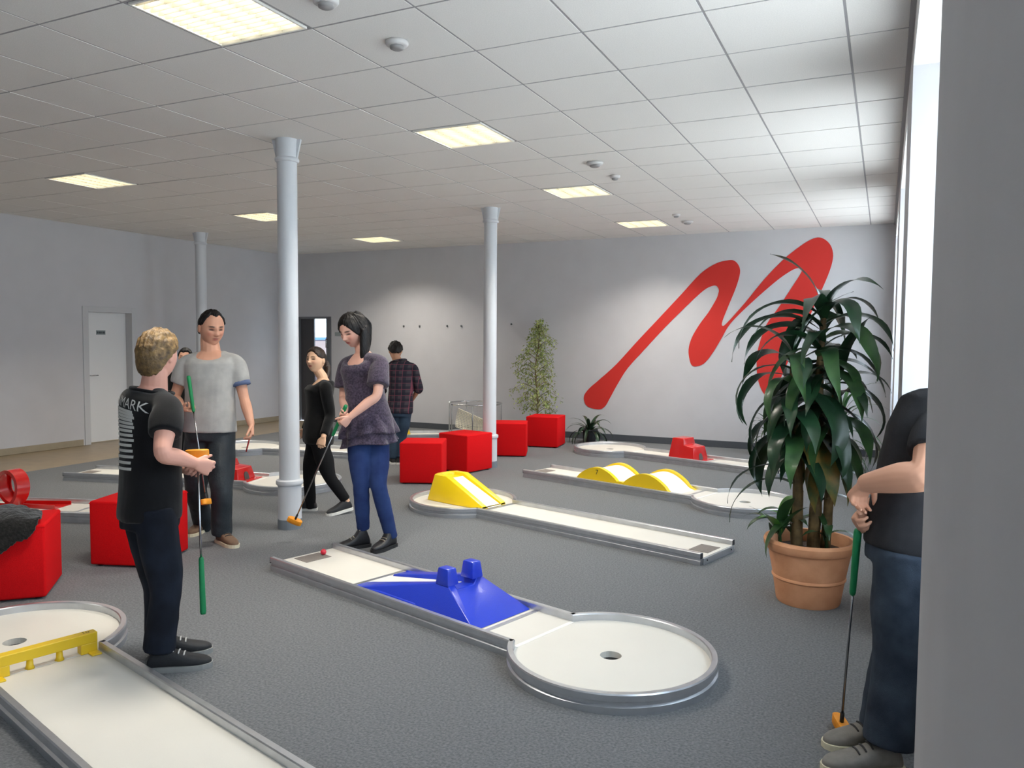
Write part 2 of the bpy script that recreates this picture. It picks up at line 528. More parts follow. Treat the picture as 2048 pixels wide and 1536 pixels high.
tag(obj('trim_1', *box(XR-0.025, XR, YF, YB, CEIL-0.012, CEIL+0.004), 'ceiling_bar'), 'wall angle between ceiling and window wall', kind='structure')

# recessed fluorescent fixtures: four tubes in troughs, crossed by thin louvre blades
S = 0.59
def make_light():
    t = thing('ceiling_light', 'x', 'ceiling light')
    h = S/2
    poly_o = [(-h, -h), (h, -h), (h, h), (-h, h)]
    hi = h-0.012
    V, F = [], []
    for z in (-0.002, 0.09):
        for r_ in (h, hi):
            V += [(-r_, -r_, z), (r_, -r_, z), (r_, r_, z), (-r_, r_, z)]
    for k in range(4):
        n = (k+1) % 4
        F += [(k, 4+k, 4+n, n), (8+k, 8+n, 12+n, 12+k), (k, n, 8+n, 8+k), (4+k, 12+k, 12+n, 4+n)]
    obj('frame', V, F, 'lamp_frame', t)
    w = 2*hi/4
    for k in range(4):
        c = -hi+w*(k+0.5)
        prof = [(-w/2, 0.004), (-w/2+0.012, 0.03), (-w/2+0.035, 0.062), (0, 0.075), (w/2-0.035, 0.062), (w/2-0.012, 0.03), (w/2, 0.004)]
        V, F = [], []
        for y in (-hi, hi):
            V += [(c+x, y, z) for x, z in prof]
            V += [(c+x, y, z+0.003) for x, z in prof]
        n = len(prof)
        for q in range(n-1):
            F += [(q, q+1, 2*n+q+1, 2*n+q), (n+q, 3*n+q, 3*n+q+1, n+q+1)]
        obj('reflector', V, F, 'reflector', t, smooth=True)
        obj('tube', *tube([(c, -hi+0.02, 0.045), (c, hi-0.02, 0.045)], 0.013, 8), 'tube', t, smooth=True)
        al = bpy.data.lights.new('lamp_glow', 'AREA')
        al.shape = 'RECTANGLE'
        al.size, al.size_y = 0.03, 2*hi-0.06
        al.energy = LAMPW
        al.color = (1.0, 0.94, 0.83)
        al.spread = R(124)
        ao = bpy.data.objects.new('lamp_glow', al)
        COL.objects.link(ao)
        ao.parent = t
        ao.location = (c, 0, -0.003)
    for q in range(13):
        y = -hi+2*hi*(q+0.5)/13
        obj('louvre_blade', *box(-hi, hi, y-0.0012, y+0.0012, 0.002, 0.028), 'louvre', t)
    return t
def copy_tree(o, parent=None):
    c = o.copy()
    COL.objects.link(c)
    c.parent = parent
    for ch in list(o.children):
        copy_tree(ch, c)
    return c
proto = make_light()
LL = ['big fluorescent ceiling light nearest the camera at the top edge', 'square fluorescent ceiling light between the two white columns', 'small bright ceiling light above the red emblem, nearer of two', 'far ceiling light closest to the red emblem wall', 'fluorescent ceiling light at the far left of the room', 'ceiling light partly hidden behind the near white column', 'far ceiling light between the two tall columns, above the glazed door wall', 'ceiling light behind the viewer on the window side', 'added unseen ceiling light behind the viewer on the left side', 'ceiling light above the left foreground, out of view']
for k, (j, i) in enumerate(LIGHTS):
    if k == 0:
        o = proto
    elif k < 7 or k == 8:  # the last one, behind the viewer, is unseen and added to light the room
        o = copy_tree(proto)
    else:
        continue
    o.location = (GX+(j+0.5)*T, GY+(i+0.5)*T, CEIL)
    tag(o, LL[k], 'ceiling light', 'recessed fluorescent ceiling lights')
x0, x1, y0, y1 = GX-8*T+g, GX-7*T-g, GY-2*T+g, GY-T-g
obj_me('tile', tile_mesh(x0, x1, y0, y1), None, ce, loc=(x0, y0, CEIL+0.004))

# smoke detectors and small ceiling discs
for k, (x, y, r_, lab) in enumerate(((-2.42, 3.60, 0.062, 'round white smoke detector nearest the camera'), (-2.43, 3.02, 0.062, 'round white ceiling disc cut by the top edge'), (-2.40, 6.72, 0.075, 'round white detector beyond the middle ceiling light'), (-2.41, 7.33, 0.05, 'small dark-rimmed ceiling disc next to the second detector'), (-2.42, 9.83, 0.05, 'small ceiling disc near the back wall'), (-2.42, 10.45, 0.075, 'white detector in front of the back wall'))):
    t = thing('smoke_detector', lab, 'detector', (x, y, CEIL), 0, 'discs on the ceiling')
    obj('base', *lathe([(r_, 0.003), (r_, -0.010), (r_*0.92, -0.018), (r_*0.75, -0.022)], 24), 'detector', t, smooth=True)
    obj('grille', *lathe([(r_*0.62, -0.0215), (r_*0.60, -0.034), (r_*0.42, -0.040)], 24), 'detector_dark', t, smooth=True)

# ---------------------------------------------------------------- cast-iron columns
def column(x, y, lab):
    t = thing('column', lab, 'column', (x, y, 0), 0, 'white cast-iron columns')
    obj('foot_band', *lathe([(0.099, 0), (0.099, 0.078), (0.095, 0.080)], 40), 'column_base', t, smooth=False)
    auto_smooth(obj('pedestal', *lathe([(0.095, 0.0795), (0.095, 0.355), (0.096, 0.36)], 40), 'column_paint', t))
    auto_smooth(obj('collar', *lathe([(0.100, 0.358), (0.108, 0.366), (0.110, 0.382), (0.108, 0.398), (0.084, 0.408)], 40), 'column_paint', t), 60)
    auto_smooth(obj('shaft', *lathe([(0.083, 0.40), (0.082, 0.9), (0.080, 2.0), (0.079, CEIL-0.165)], 40), 'column_paint', t))
    auto_smooth(obj('neck_ring', *lathe([(0.084, CEIL-0.180), (0.094, CEIL-0.172), (0.097, CEIL-0.160), (0.094, CEIL-0.148), (0.084, CEIL-0.142)], 40), 'column_paint', t), 60)
    auto_smooth(obj('capital', *lathe([(0.083, CEIL-0.150), (0.084, CEIL-0.09), (0.088, CEIL-0.01), (0.089, CEIL+0.004)], 40), 'column_paint', t))
    for a in (R(200), R(20)):
        d = np.array([math.cos(a), math.sin(a)])
        nn = np.array([-d[1], d[0]])*0.014
        V = []
        for z, r0, r1 in ((CEIL-0.145, 0.07, 0.086), (CEIL+0.003, 0.07, 0.120)):
            for q in ((d*r0-nn), (d*r1-nn), (d*r1+nn), (d*r0+nn)):
                V.append((q[0], q[1], z))
        obj('bracket_fin', V, box(0, 1, 0, 1, 0, 1)[1], 'column_paint', t)
    return t
column(-4.40, 4.97, 'tall white cast-iron column standing next to the putting woman')
column(-4.36, 8.50, 'white cast-iron column standing among the red cubes')
column(-9.45, 8.75, 'white column rising behind the man in the grey shirt')

# ================================================================== MINIATURE GOLF LANES
LW, LR, RH, RT, BZ = 0.235, 0.47, 0.088, 0.032, 0.050     # half width, circle radius (inner), rail height, rail thickness, bed height
PROF = [(0, 0), (RT, 0), (RT, 0.030), (RT-0.010, 0.036), (RT-0.010, 0.050), (RT, 0.056), (RT, RH-0.006), (RT-0.004, RH), (0.004, RH), (0, RH-0.005)]
def sweep(path, outs, closed=False):
    """profile PROF swept along a 2-D path; outs are unit outward vectors"""
    V, F = [], []
    n = len(PROF)
    for (x, y), (ox, oy) in zip(path, outs):
        for o_, z in PROF:
            V.append((x+ox*o_, y+oy*o_, z))
    for i in range(len(path)-1):
        for k in range(n):
            F.append((i*n+k, i*n+(k+1) % n, (i+1)*n+(k+1) % n, (i+1)*n+k))
    F.append(tuple(range(n)))
    F.append(tuple((len(path)-1)*n+k for k in range(n))[::-1])
    return V, F

def lane(label, loc, ang, L=2.58, tee=True, cut0=0.0, has_circle=True, strips=()):
    """tee end at local x = 0, circle centre at x = L"""
    t = thing('golf_lane', label, 'golf lane', (loc[0], loc[1], 0), R(ang), 'miniature golf lanes')
    jx = L-math.sqrt(LR**2-LW**2)
    a0 = math.asin(LW/LR)
    # bed with a real hole
    bm = bmesh.new()
    out = [(0.0, -LW)]
    N = 56
    arc = [(L+LR*math.cos(a), LR*math.sin(a)) for a in np.linspace(-PI+a0, PI-a0, N)]
    out += arc + [(0.0, LW)]
    def ring(pts):
        vs_ = [bm.verts.new((x, y, BZ)) for x, y in pts]
        return [bm.edges.new((vs_[i], vs_[(i+1) % len(vs_)])) for i in range(len(vs_))]
    E = ring(out)
    E += ring([(L+0.052*math.cos(a), 0.052*math.sin(a)) for a in np.linspace(0, 2*PI, 25)[:-1]])
    bmesh.ops.triangle_fill(bm, use_beauty=True, edges=E, normal=(0, 0, 1))
    gm = bmesh.ops.extrude_face_region(bm, geom=bm.faces[:])
    bmesh.ops.translate(bm, vec=(0, 0, -0.03), verts=[v for v in gm['geom'] if isinstance(v, bmesh.types.BMVert)])
    bmesh.ops.recalc_face_normals(bm, faces=bm.faces)
    me = bpy.data.meshes.new('bed')
    bm.to_mesh(me)
    bm.free()
    obj_me('bed', me, 'bed_white', t)
    obj('cup', *lathe([(0.0525, BZ-0.001), (0.0525, 0.006), (0.0, 0.006)], 24, closed=False), 'cup_dark', t, loc=(L, 0, 0))
    for s in (-1, 1):
        p = [(0.0, s*LW), (jx, s*LW)]
        auto_smooth(fixn(obj('side_rail', *sweep(p, [(0, s), (0, s)]), 'alu', t)), 30)
        obj('rail_end', *box(-0.004, 0.0, s*LW if s > 0 else s*LW-RT, s*LW+RT if s > 0 else s*LW, 0.048, RH-0.003), 'alu_cut', t)
    pa = [(L+LR*math.cos(a), LR*math.sin(a)) for a in np.linspace(-PI+a0, PI-a0, N)]
    oa = [(math.cos(a), math.sin(a)) for a in np.linspace(-PI+a0, PI-a0, N)]
    auto_smooth(fixn(obj('circle_rail', *sweep(pa, oa), 'alu', t)), 30)
    obj('end_plate', *box(-0.012, 0.0, -LW, LW, 0.0, BZ-0.004), 'alu', t, bevel=0.002)
    obj('joint_strip', *box(jx-0.012, jx+0.012, -LW+0.001, LW-0.001, BZ, BZ+0.0015), 'track_white', t)
    if tee:
        obj('tee_mat', *box(0.03, 0.18, -0.10, 0.10, BZ, BZ+0.003), 'tee_mat', t)
    for x in strips:
        obj('joint_strip', *box(x-0.014, x+0.014, -LW+0.001, LW-0.001, BZ, BZ+0.002), 'alu', t)
    return t

def dirv(ang):
    return np.array([math.cos(R(ang)), math.sin(R(ang))])
def by_circle(c, ang, L=2.58):
    """tee position for a lane whose circle centre is c and that runs towards it in direction ang"""
    return tuple(np.array(c)-dirv(ang)*L)

# --- 1: blue hill with two merlons
A1 = -16.0
l1 = lane('white golf lane with a blue hill, in the middle foreground', by_circle((-1.145, 3.525), A1), A1, strips=(0.80, 1.92))
def blue_hill(t):
    x0, xp, x1, h, w = 0.82, 1.545, 1.885, 0.150, LW-0.006
    z = BZ+0.002
    # two side walls falling outwards, a channel between them on the tee side, a full slope on the far side
    tw, cw = 0.135, 0.085
    V = [(x0, -w, z), (x0, -tw-0.02, z), (xp-0.05, -tw, z+h), (xp+0.05, -tw, z+h), (x1, -w, z), (x1, w, z), (xp+0.05, tw, z+h), (xp-0.05, tw, z+h), (x0, tw+0.02, z), (x0, w, z),
         (x0+0.02, -cw-0.02, z+0.012), (xp-0.05, -cw, z+h), (xp-0.05, cw, z+h), (x0+0.02, cw+0.02, z+0.012),
         (x0+0.03, -cw, z-0.001), (xp-0.05, -cw+0.01, z+h-0.045), (xp-0.05, cw-0.01, z+h-0.045), (x0+0.03, cw, z-0.001)]
    V += [(xp+0.05, -cw, z+h), (xp+0.05, cw, z+h), (xp+0.05, -cw+0.02, z+h-0.03), (xp+0.05, cw-0.02, z+h-0.03)]
    F = [(0, 4, 3, 2), (0, 2, 1), (1, 2, 11, 10), (10, 11, 15, 14), (9, 7, 6, 5), (9, 8, 7), (8, 13, 12, 7), (13, 17, 16, 12),
         (2, 3, 18, 11), (7, 12, 19, 6), (3, 4, 5, 6, 19, 21, 20, 18), (11, 18, 20, 15), (12, 16, 21, 19), (15, 20, 21, 16), (14, 15, 16, 17), (0, 1, 10, 14, 17, 13, 8, 9, 5, 4)]
    o = obj('blue_hill', V, F, 'blue_plastic', t, bevel=0.006)
    fixn(o)
    auto_smooth(o, 35)
    obj('ramp_track', [(x0+0.0, -cw, z+0.001), (x0+0.0, cw, z+0.001), (xp-0.055, cw-0.012, z+h-0.041), (xp-0.055, -cw+0.012, z+h-0.041), (x0+0.0, -cw, z-0.001), (x0, cw, z-0.001), (xp-0.055, cw-0.012, z+h-0.044), (xp-0.055, -cw+0.012, z+h-0.044)], box(0, 1, 0, 1, 0, 1)[1], 'track_white', t)
    for s in (-1, 1):
        c = s*0.098
        V = []
        for zz, a, b in ((z+h-0.004, 0.052, 0.044), (z+h+0.092, 0.040, 0.033)):
            V += [(xp-a, c-b, zz), (xp+a, c-b, zz), (xp+a, c+b, zz), (xp-a, c+b, zz)]
        o = obj('merlon', V, box(0, 1, 0, 1, 0, 1)[1], 'blue_plastic', t, bevel=0.008)
        auto_smooth(o, 35)
    for s in (-1, 1):
        o = obj('side_lip', *tube([(x0+0.03, s*(w-0.018), z+0.008), (1.1, s*(w-0.02), z+0.022), (1.4, s*(w-0.02), z+0.022)], [0.008, 0.013, 0.010], 8, True), 'blue_plastic', t, smooth=True)
blue_hill(l1)
b = obj('golf_ball', *lathe([(0.0001, -0.0205)]+[(0.0205*math.cos(a), 0.0205*math.sin(a)) for a in np.linspace(-1.5, 1.5, 13)]+[(0.0001, 0.0205)], 20, closed=False), 'ball_red', None, smooth=True)
b.location = (-3.50, 4.29, BZ+0.003+0.0205)
tag(b, 'small red ball on the tee mat of the blue-hill lane', 'ball')

# --- 2: yellow ramp standing in the circle
A2 = 164.5
l2 = lane('white golf lane with a yellow ramp in its circle, behind the blue-hill lane', by_circle((-3.53, 6.35), A2), A2)
def yellow_ramp(t, L=2.58, ht=0.235, x_in=2.16):
    z = BZ+0.001
    xa, xb, xc = x_in, L+0.05, L+0.24
    w0, w1 = 0.165, 0.150
    V, F = [], []
    bw = 0.19
    # hull: slope sides flare out to the base, block end is five-sided
    base = [(xa, -w0), (xb-0.10, -bw), (xc, -bw), (xc+0.05, -0.10), (xc+0.05, 0.10), (xc, bw), (xb-0.10, bw), (xa, w0)]
    top = [(xa, -w0+0.012), (xb-0.02, -w1), (xc-0.06, -w1), (xc-0.02, -0.08), (xc-0.02, 0.08), (xc-0.06, w1), (xb-0.02, w1), (xa, w0-0.012)]
    zt = [0.026, ht, ht, ht, ht, ht, ht, 0.026]
    V = [(x, y, z) for x, y in base]+[(x, y, z+h) for (x, y), h in zip(top, zt)]
    ti = [(xa, -0.10), (xb-0.02, -0.085), (xc-0.09, -0.085), (xc-0.07, -0.05), (xc-0.07, 0.05), (xc-0.09, 0.085), (xb-0.02, 0.085), (xa, 0.10)]
    V += [(x, y, z+h) for (x, y), h in zip(ti, zt)]
    zd = [0.004, ht-0.03, ht-0.03, ht-0.03, ht-0.03, ht-0.03, ht-0.03, 0.004]
    V += [(x, y*0.93, z+h) for (x, y), h in zip(ti, zd)]
    for k in range(7):
        F.append((k, k+1, 8+k+1, 8+k))
        F.append((8+k, 8+k+1, 16+k+1, 16+k))
        F.append((16+k, 16+k+1, 24+k+1, 24+k))
    F += [(24, 25, 30, 31), (25, 26, 27, 28, 29, 30)]
    F.append((7, 15, 23, 31, 24, 16, 8, 0))
    F.append(tuple(range(8)))
    o = obj('yellow_ramp', V, F, 'yellow_plastic', t, bevel=0.006)
    fixn(o)
    auto_smooth(o, 35)
    s0, s1 = np.array([xa-0.01, z+0.0062]), np.array([xb-0.02, z+ht-0.027])
    V = [(s0[0], -0.088, s0[1]), (s0[0], 0.088, s0[1]), (s1[0], 0.074, s1[1]), (s1[0], -0.074, s1[1])]
    V += [(x, y, zz-0.0015) for x, y, zz in V]
    obj('ramp_track', V, box(0, 1, 0, 1, 0, 1)[1], 'track_white', t)
    obj('landing_strip', *box(xa-0.055, xa-0.011, -LW+0.002, LW-0.002, BZ, BZ+0.003), 'alu', t)
yellow_ramp(l2, L=2.63, ht=0.245, x_in=2.19)
for s in (-1, 1):
    obj('screw', *lathe([(0.006, 0), (0.006, 0.003), (0.003, 0.004)], 10), 'alu_cut', l2, loc=(-0.014, s*0.19, 0.028)).rotation_euler = (0, R(-90), 0)

# --- 3: double yellow hump, number 7
A3 = -17.0
l3 = lane('white golf lane with two yellow humps, third from the camera on the window side', by_circle((-1.15, 7.55), A3), A3, strips=(2.03,))
def humps(t, x0=0.72, x1=1.90, h=0.152):
    n = 44
    xs_ = np.linspace(x0, x1, n)
    u = (xs_-x0)/(x1-x0)
    zz = h*np.abs(np.sin(u*2*PI))**0.9*np.where(np.abs(u-0.5) < 0.07, 1.0, 1.0)
    zz = np.maximum(zz, 0.012+0.03*np.exp(-((u-0.5)/0.06)**2))
    for s in (-1, 1):
        y0, y1 = s*(LW-0.006), s*(LW-0.055)
        lift = 0.022
        poly = [(x, BZ+0.001) for x in (x1+0.05, x0-0.05)]
        poly = [(x0-0.05, BZ+0.001)]+[(x, BZ+z_+lift*min(1, z_/0.05)) for x, z_ in zip(xs_, zz)]+[(x1+0.05, BZ+0.001)]
        o = obj('hump_side', *prism(poly, min(y0, y1), max(y0, y1), 'y'), 'yellow_plastic', t)
        fixn(o)
        auto_smooth(o, 30)
    poly = [(x0-0.04, BZ+0.002)]+[(x, BZ+z_) for x, z_ in zip(xs_, zz)]+[(x1+0.04, BZ+0.002)]
    o = obj('hump_track', *prism(poly+[(x1+0.04, BZ+0.0005), (x0-0.04, BZ+0.0005)], -LW+0.056, LW-0.056, 'y'), 'track_white', t)
    fixn(o)
    auto_smooth(o, 30)
    me = text_mesh('7', 0.075)
    q = obj_me('number', me, 'black_print', t, loc=(1.015, -LW+0.0045, BZ+0.120))
    q.rotation_euler = (R(90), 0, 0)
humps(l3)

# --- 4: red stepped block by the back wall
A4 = 162.0
l4 = lane('white golf lane with a red stepped block, in front of the back wall', by_circle((-3.44, 10.42), A4), A4, strips=(1.02,))
def red_block(t, xc, flip=1, ht=0.27, mirror=False):
    # tall and low frustum fused into one stepped outline, with an arched tunnel mouth on the low side
    z = BZ+0.001
    s = flip
    w0, w1 = 0.175, 0.125
    P = [(-0.20, 0), (-0.165, ht), (0.0, ht), (0.015, ht*0.70), (0.155, ht*0.62), (0.185, 0)]
    V = []
    for k, (x, h) in enumerate(P):
        w = w0+(w1-w0)*h/ht
        V += [(xc+s*x, -w, z+h), (xc+s*x, w, z+h)]
    n = len(P)
    F = [(2*k, 2*k+1, 2*k+3, 2*k+2) for k in range(n-1)]
    F += [tuple(2*k for k in range(n)), tuple(2*k+1 for k in range(n))[::-1], (0, 2*n-2, 2*n-1, 1)]
    o = obj('red_block', V, F, 'red_plastic', t, bevel=0.010, bseg=3)
    fixn(o)
    auto_smooth(o, 35)
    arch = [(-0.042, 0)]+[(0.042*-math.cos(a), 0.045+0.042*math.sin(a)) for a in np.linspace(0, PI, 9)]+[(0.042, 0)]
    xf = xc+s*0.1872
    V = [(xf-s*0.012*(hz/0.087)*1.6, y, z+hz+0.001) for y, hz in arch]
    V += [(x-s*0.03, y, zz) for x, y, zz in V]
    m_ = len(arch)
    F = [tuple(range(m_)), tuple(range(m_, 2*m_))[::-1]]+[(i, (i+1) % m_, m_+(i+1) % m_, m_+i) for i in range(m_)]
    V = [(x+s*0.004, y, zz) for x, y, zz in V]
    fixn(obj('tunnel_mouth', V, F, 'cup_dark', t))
    obj('base_lip', *box(min(xc+s*0.18, xc+s*0.27), max(xc+s*0.18, xc+s*0.27), -0.17, 0.17, BZ+0.0005, BZ+0.008), 'red_plastic', t, bevel=0.003)
red_block(l4, 1.33, -1)

# --- 5: yellow bar gate, cut by the frame at the lower left
A5 = 165.0
l5 = lane('golf lane with a yellow bar gate, in the left foreground', by_circle((-3.85, 2.36), A5), A5)
def gate(t, xg):
    z = BZ
    hw = LW-0.012
    bar = [(-hw, 0.105), (-hw, 0.185), (hw, 0.185), (hw, 0.105)]
    obj('crossbar', *box(xg-0.025, xg+0.025, -hw, hw, z+0.048, z+0.098), 'yellow_paint', t, bevel=0.004)
    for s in (-1, 1):
        obj('end_block', *box(xg-0.024, xg+0.024, min(s*hw, s*(hw-0.075)), max(s*hw, s*(hw-0.075)), z, z+0.050), 'yellow_paint', t, bevel=0.004)
        obj('foot_plate', *box(xg-0.075, xg-0.022, min(s*hw, s*(hw-0.045)), max(s*hw, s*(hw-0.045)), z, z+0.008), 'yellow_paint', t, bevel=0.002)
        obj('gate_peg', *lathe([(0.021, 0), (0.015, 0.015), (0.013, 0.050)], 16), 'yellow_paint', t, smooth=True, loc=(xg, s*0.062, z))
    me = text_mesh('10', 0.036)
    q = obj_me('number', me, 'black_print', t, loc=(xg, -hw+0.045, z+0.0985))
    q.rotation_euler = (0, 0, R(-90))
gate(l5, 2.58-0.405)

# --- 6: red loop
A6 = 19.0
l6 = lane('golf lane with a red loop, at the left edge behind the red cubes', (-5.72, 4.69), A6+180, strips=(0.62,))
def loop(t, xc=1.28, r=0.165):
    z = BZ
    # corkscrew channel: a U-section swept once round, shifting sideways
    n = 60
    V, F = [], []
    sec = [(-0.062, 0.028), (-0.062, -0.004), (0.062, -0.004), (0.062, 0.028), (0.056, 0.028), (0.056, 0.003), (-0.056, 0.003), (-0.056, 0.028)]
    for i in range(n+1):
        a = -PI/2+2*PI*i/n
        y = -0.072+0.144*i/n
        cx, cz = math.cos(a), math.sin(a)
        for b_, d in sec:
            rr = r-d
            V.append((xc+rr*cx, y+b_, z+r+0.005+rr*cz))
    m_ = len(sec)
    for i in range(n):
        for k in range(m_):
            F.append((i*m_+k, i*m_+(k+1) % m_, (i+1)*m_+(k+1) % m_, (i+1)*m_+k))
    F += [tuple(range(m_)), tuple(n*m_+k for k in range(m_))[::-1]]
    ca, sa = math.cos(R(12)), math.sin(R(12))
    V = [(xc+(x-xc)*ca+y*sa, -(x-xc)*sa+y*ca, zz) for x, y, zz in V]
    o = obj('loop_ring', V, F, 'red_plastic', t)
    fixn(o)
    auto_smooth(o, 40)
    for s in (-1, 1):
        y = s*-0.072
        x_end = xc-s*0.42*1.0 if s > 0 else xc+0.42
        V = []
        for x, lift in ((xc, 0.005), (x_end, 0.001)):
            ww = 0.062 if x == xc else 0.11
            V += [(x, y-ww, z+0.001), (x, y+ww, z+0.001), (x, y+ww, z+0.035), (x, y+ww-0.008, z+0.035), (x, y+ww-0.008, z+0.006), (x, y-ww+0.008, z+0.006), (x, y-ww+0.008, z+0.035), (x, y-ww, z+0.035)]
        F = [tuple(range(8)), tuple(range(8, 16))[::-1]]+[(k, (k+1) % 8, 8+(k+1) % 8, 8+k) for k in range(8)]
        fixn(obj('loop_ramp', V, F, 'red_plastic', t))
loop(l6)

# --- 7: red block lane behind the man, its circle behind the near column
A7 = 14.0
l7 = lane('golf lane with a red block, its circle behind the near column', by_circle((-5.60, 6.38), A7), A7)
red_block(l7, 1.86, 1, ht=0.21)

# --- 8: lane with its circle behind the man, between the far columns
A8 = 192.5
l8 = lane('plain white golf lane beyond the red block, behind the woman in black', by_circle((-7.98, 8.12), A8), A8)

# --- 9: far lane with a yellow ramp and a net cage
A9 = 35.0
l9 = lane('far golf lane with a yellow ramp and a wire net cage', by_circle((-5.92, 11.0), A9, 2.50), A9, L=2.50)
yellow_ramp(l9, L=1.20, ht=0.22, x_in=0.86)
def cage(t, L=2.50):
    rc, h0, h1 = 0.44, 0.50, 0.55
    tilt = lambda a: 0.53
    for i, a in enumerate(np.linspace(R(-150), R(150), 7)):
        x, y = L+rc*math.cos(a), rc*math.sin(a)
        obj('cage_post', *tube([(x, y, BZ), (x, y, 0.55)], 0.009, 8), 'wire_steel', t, smooth=True)
    P = [(L+rc*math.cos(a), rc*math.sin(a), 0.55) for a in np.linspace(R(-150), R(150), 40)]
    obj('cage_rim', *tube(P, 0.013, 8), 'chrome', t, smooth=True)
    # wire mesh of the cage as one part
    parts = []
    for a in np.linspace(R(-150), R(150), 90):
        x, y = L+rc*math.cos(a), rc*math.sin(a)
        parts.append(tube([(x, y, 0.12), (x, y, 0.55)], 0.0011, 3))
    for zz in np.linspace(0.13, 0.54, 18):
        parts.append(tube([(L+rc*math.cos(a), rc*math.sin(a), zz) for a in np.linspace(R(-150), R(150), 32)], 0.0011, 3))
    o = obj('wire_mesh', *merge(*parts), 'wire_steel', t)
    o['kind'] = 'stuff'
    # white net funnel hung inside
    V, F = [], []
    nu, nv = 26, 12
    for i in range(nu):
        u = i/(nu-1)
        for j in range(nv):
            v = j/(nv-1)
            top = 0.47-0.27*u
            bot = 0.18-0.06*math.sin(u*PI)
            V.append((L-0.26+0.60*u-0.04*(1-v), -0.06+0.10*math.sin(v*PI), bot+(top-bot)*v))
    for i in range(nu-1):
        for j in range(nv-1):
            F.append((i*nv+j, (i+1)*nv+j, (i+1)*nv+j+1, i*nv+j+1))
    o = obj('catch_net', V, F, 'net_white', t)
    s_ = o.modifiers.new('solid', 'SOLIDIFY'); s_.thickness = 0.004
    s_ = o.modifiers.new('wire', 'WIREFRAME'); s_.thickness = 0.012; s_.use_replace = True
cage(l9)

# ================================================================== SEAT CUBES
def cube_seat(c, ang, lab, s=0.46, h=0.45):
    t = thing('seat_cube', lab, 'seat', (c[0], c[1], 0), R(ang), 'red upholstered seat cubes')
    o = obj('cushion', *box(-s/2, s/2, -s/2, s/2, 0.012, h), 'red_felt', t, bevel=0.014, bseg=3)
    auto_smooth(o, 50)
    for z in (0.055,):
        pass
    for sx in (-1, 1):
        for sy in (-1, 1):
            obj('foot', *lathe([(0.02, 0), (0.022, 0.014)], 12), 'cube_foot', t, loc=(sx*(s/2-0.05), sy*(s/2-0.05), 0))
    # fine seam round the upper edge
    z = h-0.016
    q = s/2+0.0006
    V, F = [], []
    for zz in (z-0.002, z+0.002):
        for r_ in (q, q-0.004):
            V += [(-r_, -r_, zz), (r_, -r_, zz), (r_, r_, zz), (-r_, r_, zz)]
    for k in range(4):
        n = (k+1) % 4
        F += [(k, 4+k, 4+n, n), (8+k, 8+n, 12+n, 12+k), (k, n, 8+n, 8+k), (4+k, 12+k, 12+n, 4+n)]
    obj('seam', V, F, 'red_felt', t)
    return t
def cube_at(corner, ang, lab, s=0.46):
    """corner: lower front-left corner (seen from the viewer), ang: direction of the front edge"""
    d = dirv(ang)
    n = np.array([-d[1], d[0]])
    return cube_seat(np.array(corner)+d*s/2+n*s/2, ang, lab, s)
cube_at((-4.69, 7.02), 24, 'red fabric seat cube behind the yellow ramp, nearest of the four')
cube_at((-4.80, 8.02), -13, 'red fabric seat cube touching the foot of the middle column')
cube_at((-4.72, 9.28), 22, 'red fabric seat cube right of the middle column')
cube_at((-4.72, 10.37), 8, 'red fabric seat cube under the variegated ficus, farthest of the row', 0.48)
cube_at((-4.844, 3.49), 20, 'red fabric seat cube behind the boy in black')
cube_seat((-4.79, 2.93), 45, 'red fabric seat cube at the left edge with a black garment on it', 0.46)

# black woollen garment thrown over the left cube
def garment():
    nx, ny = 46, 40
    V = []
    for i in range(nx):
        for j in range(ny):
            u, v = i/(nx-1), j/(ny-1)
            x = -0.26+0.46*u
            y = -0.42+0.52*v
            edge = 0.05*noise.noise(Vector((u*3, v*3, 1.7)))
            V.append((x+edge, y+0.05*noise.noise(Vector((u*2.5, v*3, 5.1))), 0))
    out = []
    for x, y, z in V:
        wr = 0.018*noise.noise(Vector((x*9, y*9, 3.0)))+0.010*noise.noise(Vector((x*22, y*22, 9.0)))
        e = -0.23-0.012
        if y < e:      # hangs down the front face
            d = e-y
            out.append((x, e+0.004-0.012-0.5*abs(wr)-0.05*d, 0.452+0.02-d+wr*0.3))
        else:
            lift = 0.03+0.05*math.exp(-((x+0.05)**2+(y+0.05)**2)/0.02)
            out.append((x, y, 0.452+max(0.012, lift+wr)))
    keep = []
    F = []
    def inside(i, j):
        u, v = i/(nx-1), j/(ny-1)
        du, dv = (u-0.5)*2, (v-0.5)*2
        return du*du*0.9+dv*dv*0.9+0.25*noise.noise(Vector((u*4, v*4, 2.2))) < 0.95
    for i in range(nx-1):
        for j in range(ny-1):
            if inside(i, j) and inside(i+1, j) and inside(i, j+1) and inside(i+1, j+1):
                F.append((i*ny+j, (i+1)*ny+j, (i+1)*ny+j+1, i*ny+j+1))
    o = obj('knitted_scarf', out, F, 'black_wool', None, smooth=True)
    bm = bmesh.new(); bm.from_mesh(o.data)
    bmesh.ops.delete(bm, geom=[v for v in bm.verts if not v.link_faces], context='VERTS')
    bm.to_mesh(o.data); bm.free()
    m = o.modifiers.new('thick', 'SOLIDIFY'); m.thickness = 0.014; m.offset = 1.0
    m = o.modifiers.new('sub', 'SUBSURF'); m.levels = 1; m.render_levels = 1
    o.location = (-4.79, 2.93, 0)
    o.rotation_euler = (0, 0, R(45))
    return tag(o, 'black woollen garment draped over the left red cube', 'garment')
garment()

